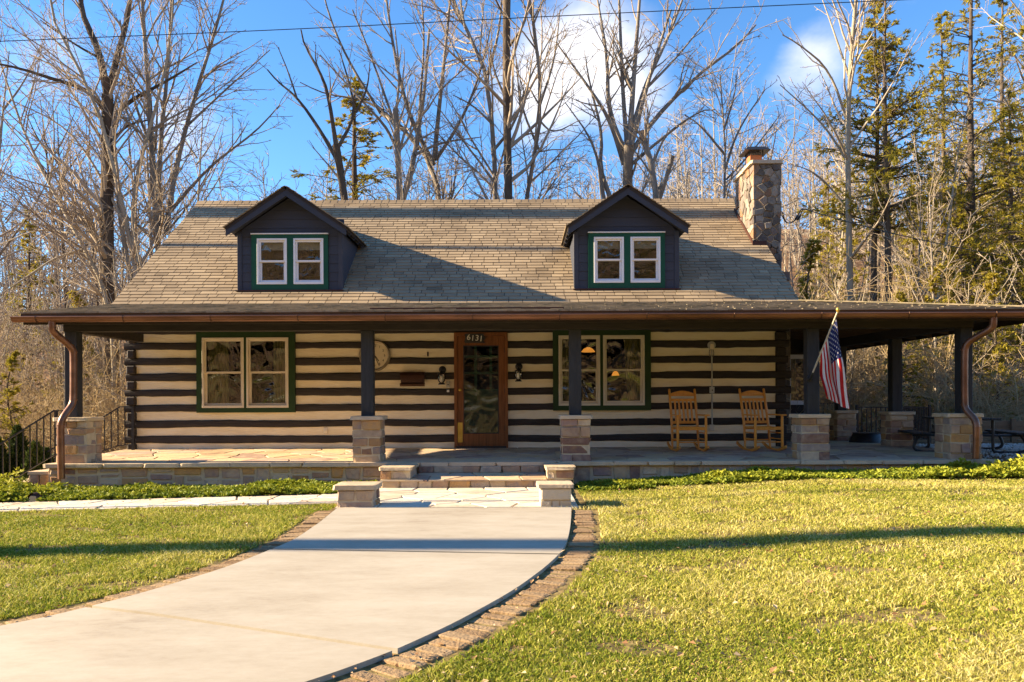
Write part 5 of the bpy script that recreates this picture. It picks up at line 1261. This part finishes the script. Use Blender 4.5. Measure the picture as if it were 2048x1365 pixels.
hemlock(0, at_px(1750, 25.5), 25.5, .93, .5, 'sparse hemlock with bare lower trunk, left of the right pair')
hemlock(0, at_px(1776, 24.5), 24.5, .97, 2.6, 'taller sparse hemlock of the right pair with foliage only near the top')
hemlock(1, at_px(1950, 26), 26, 1.0, 1.0, 'big yellow green hemlock near the right edge reaching the top of the picture')
hemlock(1, at_px(712, 27), 27, 1.45, .4, 'golden green hemlock behind the forked bare tree', None, .54)
hemlock(1, at_px(2075, 22.5), 22.5, .8, 3.0, 'drooping yellow green hemlock overhanging the right edge')
hemlock(2, at_px(1700, 27), 27, .75, 1.2, 'small hemlock filling in behind the tall pale bare tree')
hemlock(2, at_px(1830, 29), 29, .8, 2.2, 'small hemlock behind the gap right of the hemlock pair')
hemlock(2, at_px(60, 30), 30, .95, 2.2, 'soft green hemlock low at far left among bare trees')
hemlock(3, at_px(150, 27), 27, 1.0, .2, 'small green hemlock beneath the leaning pale tree')
hemlock(3, at_px(1990, 20.5), 20.5, .75, .9, 'low hemlock with pale boughs right of the porch end')
hemlock(3, at_px(1630, 24.5), 24.5, 1.05, 1.9, 'bushy hemlock just right of the chimney')
hemlock(1, at_px(1885, 30), 30, .86, 4.1, 'golden hemlock standing behind the pale leaning sapling')
hemlock(2, at_px(2020, 24), 24, 1.05, 5.0, 'full golden hemlock low at the right edge')
hemlock(3, at_px(1880, 21.5), 21.5, .8, 2.4, 'small golden hemlock above the right end of the porch roof')
hemlock(2, at_px(1660, 31), 31, .85, 3.3, 'hazy hemlock standing behind the chimney side shrubs')
hemlock(1, at_px(2010, 28), 28, .92, .3, 'golden hemlock rising behind the drooping right edge hemlock')
hemlock(2, at_px(1925, 22.8), 22.8, .74, 1.7, 'bushy golden hemlock right of the pale leaning sapling')
hemlock(3, at_px(1800, 21), 21, .7, 5.2, 'low bright hemlock behind the middle side pier')
hemlock(3, at_px(30, 19), 19, .55, 3.9, 'young hemlock behind the left handrail')

# generic woodland trees, copied
def generic(seed, Ht, r, stems=1, lean=.06, t0=.35):
    r_ = random.Random(seed); polys = []
    for s in range(stems):
        a = r_.uniform(0, 6.28); l = lean * Ht * (1 if stems == 1 else 2.2); ex, ey = l * math.cos(a), l * math.sin(a)
        polys.append(([(0, 0, -.5), (ex * .15 + r_.uniform(-.1, .1), ey * .15, Ht * .3), (ex * .5 + r_.uniform(-.2, .2), ey * .5 + r_.uniform(-.2, .2), Ht * .65), (ex, ey, Ht)], r / math.sqrt(stems) * 1.1, .02))
        for b in range(5):
            h = r_.uniform(.4, .85); a2 = r_.uniform(0, 6.28); L = Ht * .28 * (1.2 - h)
            o = Vector((ex * h * h, ey * h * h, Ht * h)); polys.append(([o, o + Vector((math.cos(a2) * L * .5, math.sin(a2) * L * .5, L * .7)), o + Vector((math.cos(a2) * L * .9, math.sin(a2) * L * .9, L * 1.6))], r * .38, .012))
    return polys
GEN = []
for i, (h, r, st_, dn, m1) in enumerate(((17, .17, 1, (1.1, 1.8, 2.8), M_bark), (15, .13, 1, (1.2, 1.8, 2.8), M_bark_pale), (13, .16, 2, (1.1, 1.8, 2.6), M_bark), (18, .22, 1, (1.0, 1.7, 2.6), M_bark_dk), (11, .09, 1, (1.4, 2.0, 2.8), M_bark), (8, .06, 2, (1.8, 2.2, 2.8), M_bark_pale))):
    a, b = tree_meshes(generic(50 + i, h, r, st_), 60 + i, dens=dn, rmin=.0095, t0=.12, spread=1.35, up=.0); a.materials.append(m1); b.materials.append(M_twig); GEN.append((a, b))
def woodland(k, x, y, sc, rot, label, group):
    t = thing('bare_tree', label, 'tree', (x, y, H(x, y) - .05), rot, group); t.scale = (sc, sc, sc)
    link('trunk', GEN[k][0], None, t, world=False); link('crown', GEN[k][1], None, t, world=False); return t
rw = random.Random(77)
def belt(n, px0, px1, d0, d1, ks, scs, label, group):
    for i in range(n):
        d = rw.uniform(d0, d1); px = px0 + (px1 - px0) * (i + rw.random()) / n
        woodland(rw.choice(ks), at_px(px, d), d, rw.uniform(*scs), rw.uniform(0, 6.28), label, group)
belt(22, -160, 420, 27, 46, (0, 1, 2, 3, 4), (.62, .95), 'bare grey brown tree in the woods left of the house', 'bare trees in the left woods')
belt(20, -150, 330, 20, 30, (4, 5, 5), (.5, .8), 'slim bare understorey tree left of the house', 'understorey trees on the left')
belt(26, 380, 1520, 30, 50, (0, 1, 2, 4), (.5, .72), 'bare tree standing low behind the roof ridge', 'bare trees behind the ridge')
belt(26, 1540, 2230, 30, 55, (0, 1, 2, 3, 4), (.42, .66), 'bare tan tree on the wooded slope at right', 'bare trees on the right slope')
belt(20, 1600, 2220, 20.5, 30, (4, 5, 5), (.40, .62), 'slim bare understorey tree on the right slope', 'understorey trees on the right')
for i in range(26):                   # unseen woods behind the viewer, put in for the window reflections
    woodland(rw.choice((0, 1, 2, 3)), -26 + 2.1 * i + rw.uniform(-1, 1), rw.uniform(-34, -14), rw.uniform(.8, 1.1), rw.uniform(0, 6), 'bare tree in the woods facing the house', 'bare trees facing the house')
for i in range(16):  # added out of view to make the window reflections darker
    hemlock(rw.choice((1, 1, 2)), -17 + 2.2 * i + rw.uniform(-.8, .8), rw.uniform(-20, -12), rw.uniform(.75, 1.0), rw.uniform(0, 6), 'unseen hemlock added behind the viewer to darken the window reflections', 'hemlocks added for the reflections', .8)
# trees out of frame at left whose trunks throw the long shadows
for (x, y, r, Ht, lean, lb) in ((-24, 7.80, .37, 24, (.0, .0), 'stout bare tree beside the lawn left of the picture'), (-21, 18.28, .36, 24, (.0, .25), 'bare tree beside the house left of the picture'), (-17, 16.95, .10, 17, (.0, -.2), 'slim bare tree beside the house left of the picture'), (-15, 10.52, .055, 15, (0, .05), 'sapling beside the walkway left of the picture'), (-14, 13.2 - 1.9, .02, 12, (0, .3), 'thin sapling beside the juniper bed left of the picture')):
    g = H(x, y); pl_ = [([(x, y, g - .3), (x, y + lean[1] * .3, g + Ht * .5), (x + lean[0], y + lean[1], g + Ht)], r, r * .55)]
    for b in range(6):
        h = .80 + .04 * b; a2 = b * 2.4; o = Vector((x, y + lean[1] * h, g + Ht * h)); pl_.append(([o, o + Vector((math.cos(a2), math.sin(a2), 1.3)), o + Vector((math.cos(a2) * 1.6, math.sin(a2) * 1.6, 3))], r * .4, .012))
    world_tree('bare_tree', lb, pl_, int(-x), mt=M_bark_dk, dens=(.5, .8, 1.0), t0=.8)

# thickets of straw coloured stems
def thicket_mesh(seed, n, h, w):
    rg_ = np.random.default_rng(seed); p = np.stack([rg_.normal(0, w, n), rg_.normal(0, w, n), np.full(n, -.1)], 1); a = rg_.uniform(0, 6.28, n); o = rg_.uniform(.1, 1.6, n)
    d = np.stack([np.cos(a) * o, np.sin(a) * o, np.ones(n)], 1); L = h * rg_.uniform(.5, 1.2, n)
    sp, sr = grow(p, d, L, np.full(n, .012), np.full(n, .005), 6, rg_, .16, -.07)
    cp, cr = kids(sp, sr, 2.6, .2, (.4, 1.3), .45, .7, 4, rg_, .22, -.05, .005, 3); ep, er = kids(cp, cr, 4, .2, (.3, .9), .5, .8, 3, rg_, .2, 0, .004, 2)
    V, F_ = join([tubes(sp, sr, 4), tubes(cp, cr, 3), tubes(ep, er, 3)]); return mesh_np('thicket', V, [F_], smooth=True)
TH = [thicket_mesh(80 + i, 34, h, w) for i, (h, w) in enumerate(((2.6, .5), (1.9, .55), (3.4, .6)))]
for m_ in TH: m_.materials.append(M_straw)
def shrub(k, x, y, sc, rot, label, group):
    o = link('shrub', TH[k]); o.location = (x, y, H(x, y)); o.rotation_euler = (0, 0, rot); o.scale = (sc,) * 3; return tag(o, label, 'shrub', group)
for i in range(34):
    px = 1560 + 640 * (i + rw.random()) / 34; d = rw.uniform(18.5, 27); shrub(rw.choice((0, 1, 2)), at_px(px, d), d, rw.uniform(.7, 1.15), rw.uniform(0, 6), 'straw coloured leafless shrub on the right slope', 'leafless shrubs on the right slope')
for i in range(30):
    px = -160 + 560 * (i + rw.random()) / 30; d = rw.uniform(18.5, 28); x_ = at_px(px, d)
    if x_ > -8.2 and d < 23: d = rw.uniform(23.5, 28); x_ = at_px(px, d)
    shrub(rw.choice((0, 1, 2)), x_, d, rw.uniform(.7, 1.1), rw.uniform(0, 6), 'tangled leafless shrub in the left woods', 'leafless shrubs in the left woods')
for i in range(26):
    px = 400 + 1150 * (i + rw.random()) / 26; d = rw.uniform(24, 29); shrub(2, at_px(px, d), d, rw.uniform(1.1, 1.7), rw.uniform(0, 6), 'tall leafless thicket behind the house roof', 'thickets behind the roof')

# far woods as one mass
fw = np.random.default_rng(90); n = 420
d = fw.uniform(48, 105, n); px = fw.uniform(-250, 2300, n); x = (px - CX) * d / F
p = np.stack([x, d, np.array([H(a, b) - .3 for a, b in zip(x, d)])], 1)
tp, trr = grow(p, np.tile([0, 0, 1.0], (n, 1)) + fw.normal(0, .04, (n, 3)), fw.uniform(9, 15, n), fw.uniform(.06, .13, n), np.full(n, .02), 5, fw, .03, .02)
bp, br = kids(tp, trr, 2.0, .12, (.6, 1.35), .28, .5, 4, fw, .16, .0, .022, 8); cp, cr = kids(bp, br, 1.3, .2, (.4, .9), .5, .7, 3, fw, .15, .04, .018, 3)
V, F_ = join([tubes(tp, trr, 4), tubes(bp, br, 3), tubes(cp, cr, 3)])
o = link('far_woods', mesh_np('far_woods', V, [F_]), M_bark); tag(o, 'mass of far bare woods on the hillside', 'woods', None, 'stuff')

# juniper beds
def sprays(c, L, wr, rg_, lean=.6, lift=.8, per=5):
    n = len(c); idx = np.repeat(np.arange(n), per); M = len(idx); a = rg_.uniform(0, 6.28, M)
    d = norm(np.stack([np.cos(a) * lean, np.sin(a) * lean, lift * rg_.uniform(.25, 1.2, M)], 1)); sd_ = norm(np.cross(d, rg_.normal(size=(M, 3)))); l = L * rg_.uniform(.5, 1.25, M)[:, None]
    q = c[idx]; V = np.stack([q, q + d * l * .55 + sd_ * l * wr, q + d * l, q + d * l * .55 - sd_ * l * wr], 1).reshape(-1, 3)
    return V, np.arange(M * 4).reshape(-1, 4), np.clip(rg_.normal(.5, .25, M), 0, 1)
def juniper_bed(x0, x1, y0, y1, n, seed, label, hgt):
    rg_ = np.random.default_rng(seed); m = n // 6; cl = np.stack([rg_.uniform(x0, x1, m), rg_.uniform(y0, y1, m)], 1)
    ci = rg_.integers(0, m, n); xy = cl[ci] + rg_.normal(0, .07, (n, 2)); xy[:, 1] = np.clip(xy[:, 1], y0 - .06, y1); 
    cn = np.array([mnoise.noise((a * 2.2, b * 2.8, seed * 9.0)) for a, b in xy]); kp = cn > -.28; xy, ci, cn = xy[kp], ci[kp], cn[kp]; n = len(xy)
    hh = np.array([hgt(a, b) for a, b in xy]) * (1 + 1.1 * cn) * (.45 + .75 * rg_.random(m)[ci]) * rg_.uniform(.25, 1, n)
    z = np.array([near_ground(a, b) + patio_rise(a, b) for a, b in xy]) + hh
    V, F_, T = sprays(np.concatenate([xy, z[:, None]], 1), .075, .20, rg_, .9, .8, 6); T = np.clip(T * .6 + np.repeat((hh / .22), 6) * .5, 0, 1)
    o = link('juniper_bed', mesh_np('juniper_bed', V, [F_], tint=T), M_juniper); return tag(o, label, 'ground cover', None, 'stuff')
juniper_bed(-10.5, -2.3, 11.2, 12.38, 15000, 1, 'yellow green juniper ground cover along the left porch wall', lambda x, y: .055 + .15 * sstep(-6.2, -8.0, x) + .02 * math.sin(x * 3))
juniper_bed(.95, 9.4, 11.45, 12.40, 15000, 2, 'yellow green juniper ground cover along the right porch wall', lambda x, y: (.06 + .03 * math.sin(x * 2.3) + .13 * sstep(6.2, 7.5, x)) * sstep(.8, 1.8, x))
# upright dark junipers behind the left handrail
for i, (px, d, h) in enumerate(((20, 14.6, 1.05), (62, 14.9, 1.25), (98, 14.4, .95), (118, 15.1, .8))):
    rg_ = np.random.default_rng(200 + i); x = at_px(px, d) - .25; n = 1500; t = rg_.random(n); a = rg_.uniform(0, 6.28, n); r = .26 * (1 - t) ** .6 * np.sqrt(rg_.random(n)) * (1 + .3 * np.sin(a * 3 + i))
    g = H(x, d) - .35; V, F_, T = sprays(np.stack([x + r * np.cos(a), d + r * np.sin(a), g + .05 + t * h], 1), .11, .16, rg_, .35, 1.2, 5)
    b = thing('upright_juniper', ('leftmost', 'tallest', 'third', 'shortest')[i] + ' of the dark upright junipers behind the left handrail', 'shrub', (x, d, g), 0, 'upright junipers by the side steps')
    link('foliage', mesh_np('foliage', V, [F_], tint=T), M_needle_dk, b); link('stem', MB().tube([(x, d, g - .1), (x, d, g + h * .8)], [.03, .01], 7).mesh('stem'), M_bark_dk, b)

# lawn
gr = np.random.default_rng(300)
def inside(poly, x, y):
    c = np.zeros(len(x), dtype=bool); n = len(poly); j = n - 1
    for i in range(n):
        xi, yi, xj, yj = poly[i][0], poly[i][1], poly[j][0], poly[j][1]
        c ^= ((yi > y) != (yj > y)) & (x < (xj - xi) * (y - yi) / (yj - yi + 1e-12) + xi); j = i
    return c
def offset(line, side, w):
    out = []
    for i, p in enumerate(line):
        t = (line[min(i + 1, len(line) - 1)] - line[max(i - 1, 0)]).normalized(); out.append(p + Vector((t.y, -t.x, 0)) * side * w)
    return out
drive_poly = [(p.x, p.y) for p in offset(LS, 1, .25)] + [(p.x, p.y) for p in reversed(offset(RS, -1, .31))]
n = 640000
v_ = gr.random(n); y = 3.4 + (11.9 - 3.4) * v_ ** 1.25; x = gr.uniform(-1, 1, n) * (.70 * y + .9) + .05
ok = ~inside(drive_poly, x, y) & ~((x > -2.3) & (x < .82) & (y > 9.6)) & ~((x < -2.0) & (y > 10.17)) & ~((x > .7) & (y > 11.55 + .08 * np.sin(x * 5)))
x, y = x[ok], y[ok]
pn_ = np.array([mnoise.noise((a * .55, b * .8, 3.0)) + .6 * mnoise.noise((a * 2.1, b * 2.1, 8.0)) for a, b in zip(x[::1], y[::1])])
bare = np.array([mnoise.noise((a * 1.9, b * 2.6, 30.0)) for a, b in zip(x, y)])
keep = ~((bare > .30) & (gr.random(len(x)) < .80)); x, y, pn_ = x[keep], y[keep], pn_[keep]
N = len(x); right = np.clip((x + 1.0) / 3.0, 0, 1)
z = np.array([near_ground(a, b) + patio_rise(a, b) for a, b in zip(x, y)])
h = gr.uniform(.012, .046, N) * (1 + .55 * pn_); w = gr.uniform(.0018, .0038, N) * (1 + y * .085)
a = gr.uniform(0, 6.28, N); ln_ = gr.uniform(.2, 1.5, N); ca, sa = np.cos(a), np.sin(a); b2 = gr.uniform(0, 6.28, N)
base = np.stack([x, y, z - .004], 1); side_ = np.stack([np.cos(b2), np.sin(b2), 0 * x], 1) * w[:, None]; tipd = np.stack([ca * ln_, sa * ln_, np.ones(N)], 1)
mid = base + np.stack([ca * ln_ * .3, sa * ln_ * .3, np.full(N, .62)], 1) * h[:, None]; tip = base + tipd * np.stack([h, h, h], 1)
V = np.stack([base - side_, base + side_, mid + side_ * .8, mid - side_ * .8, tip], 1).reshape(-1, 3); i5 = np.arange(N) * 5
F4 = np.stack([i5, i5 + 1, i5 + 2, i5 + 3], 1); F3 = np.stack([i5 + 3, i5 + 2, i5 + 4], 1)
T = np.clip(gr.normal(.32, .2, N) + .21 * right + .34 * pn_ + (gr.random(N) < .2) * .32, 0, 1)
o = link('lawn_grass', mesh_np('lawn_grass', V, [F4, F3], tint=np.concatenate([T, T])), M_grass); tag(o, 'short winter lawn, greener at left and strawy at right', 'grass', None, 'stuff')
# fallen leaves
n = 5200; y = 3.6 + 8 * gr.random(n) ** 1.2; x = gr.uniform(-1, 1, n) * (.7 * y + .8)
ok = ~inside([(p.x, p.y) for p in LS] + [(p.x, p.y) for p in reversed(RS)], x, y) & ~((x > -2.3) & (x < .82) & (y > 9.6)); x, y = x[ok], y[ok]; n = len(x)
z = np.array([near_ground(a, b) + patio_rise(a, b) for a, b in zip(x, y)]) + gr.uniform(.015, .04, n); a = gr.uniform(0, 6.28, n); s = gr.uniform(.006, .013, n) + (gr.random(n) < .12) * .012
u = np.stack([np.cos(a), np.sin(a), gr.normal(0, .35, n)], 1) * s[:, None]; v = np.stack([-np.sin(a), np.cos(a), gr.normal(0, .35, n)], 1) * s[:, None] * .7; c = np.stack([x, y, z], 1); up_ = np.zeros((n, 3)); up_[:, 2] = s * .35
V = np.stack([c - u, c - u * .2 + v + up_, c + u, c + u * .1 - v + up_], 1).reshape(-1, 3); tri = np.concatenate([np.stack([np.arange(n) * 4 + i for i in q], 1) for q in ((0, 1, 2), (0, 2, 3))])
T = gr.random(n); o = link('fallen_leaves', mesh_np('fallen_leaves', V, [tri], tint=np.concatenate([T, T])), M_leaf); tag(o, 'dry brown leaves scattered over the lawn', 'leaves', None, 'stuff')
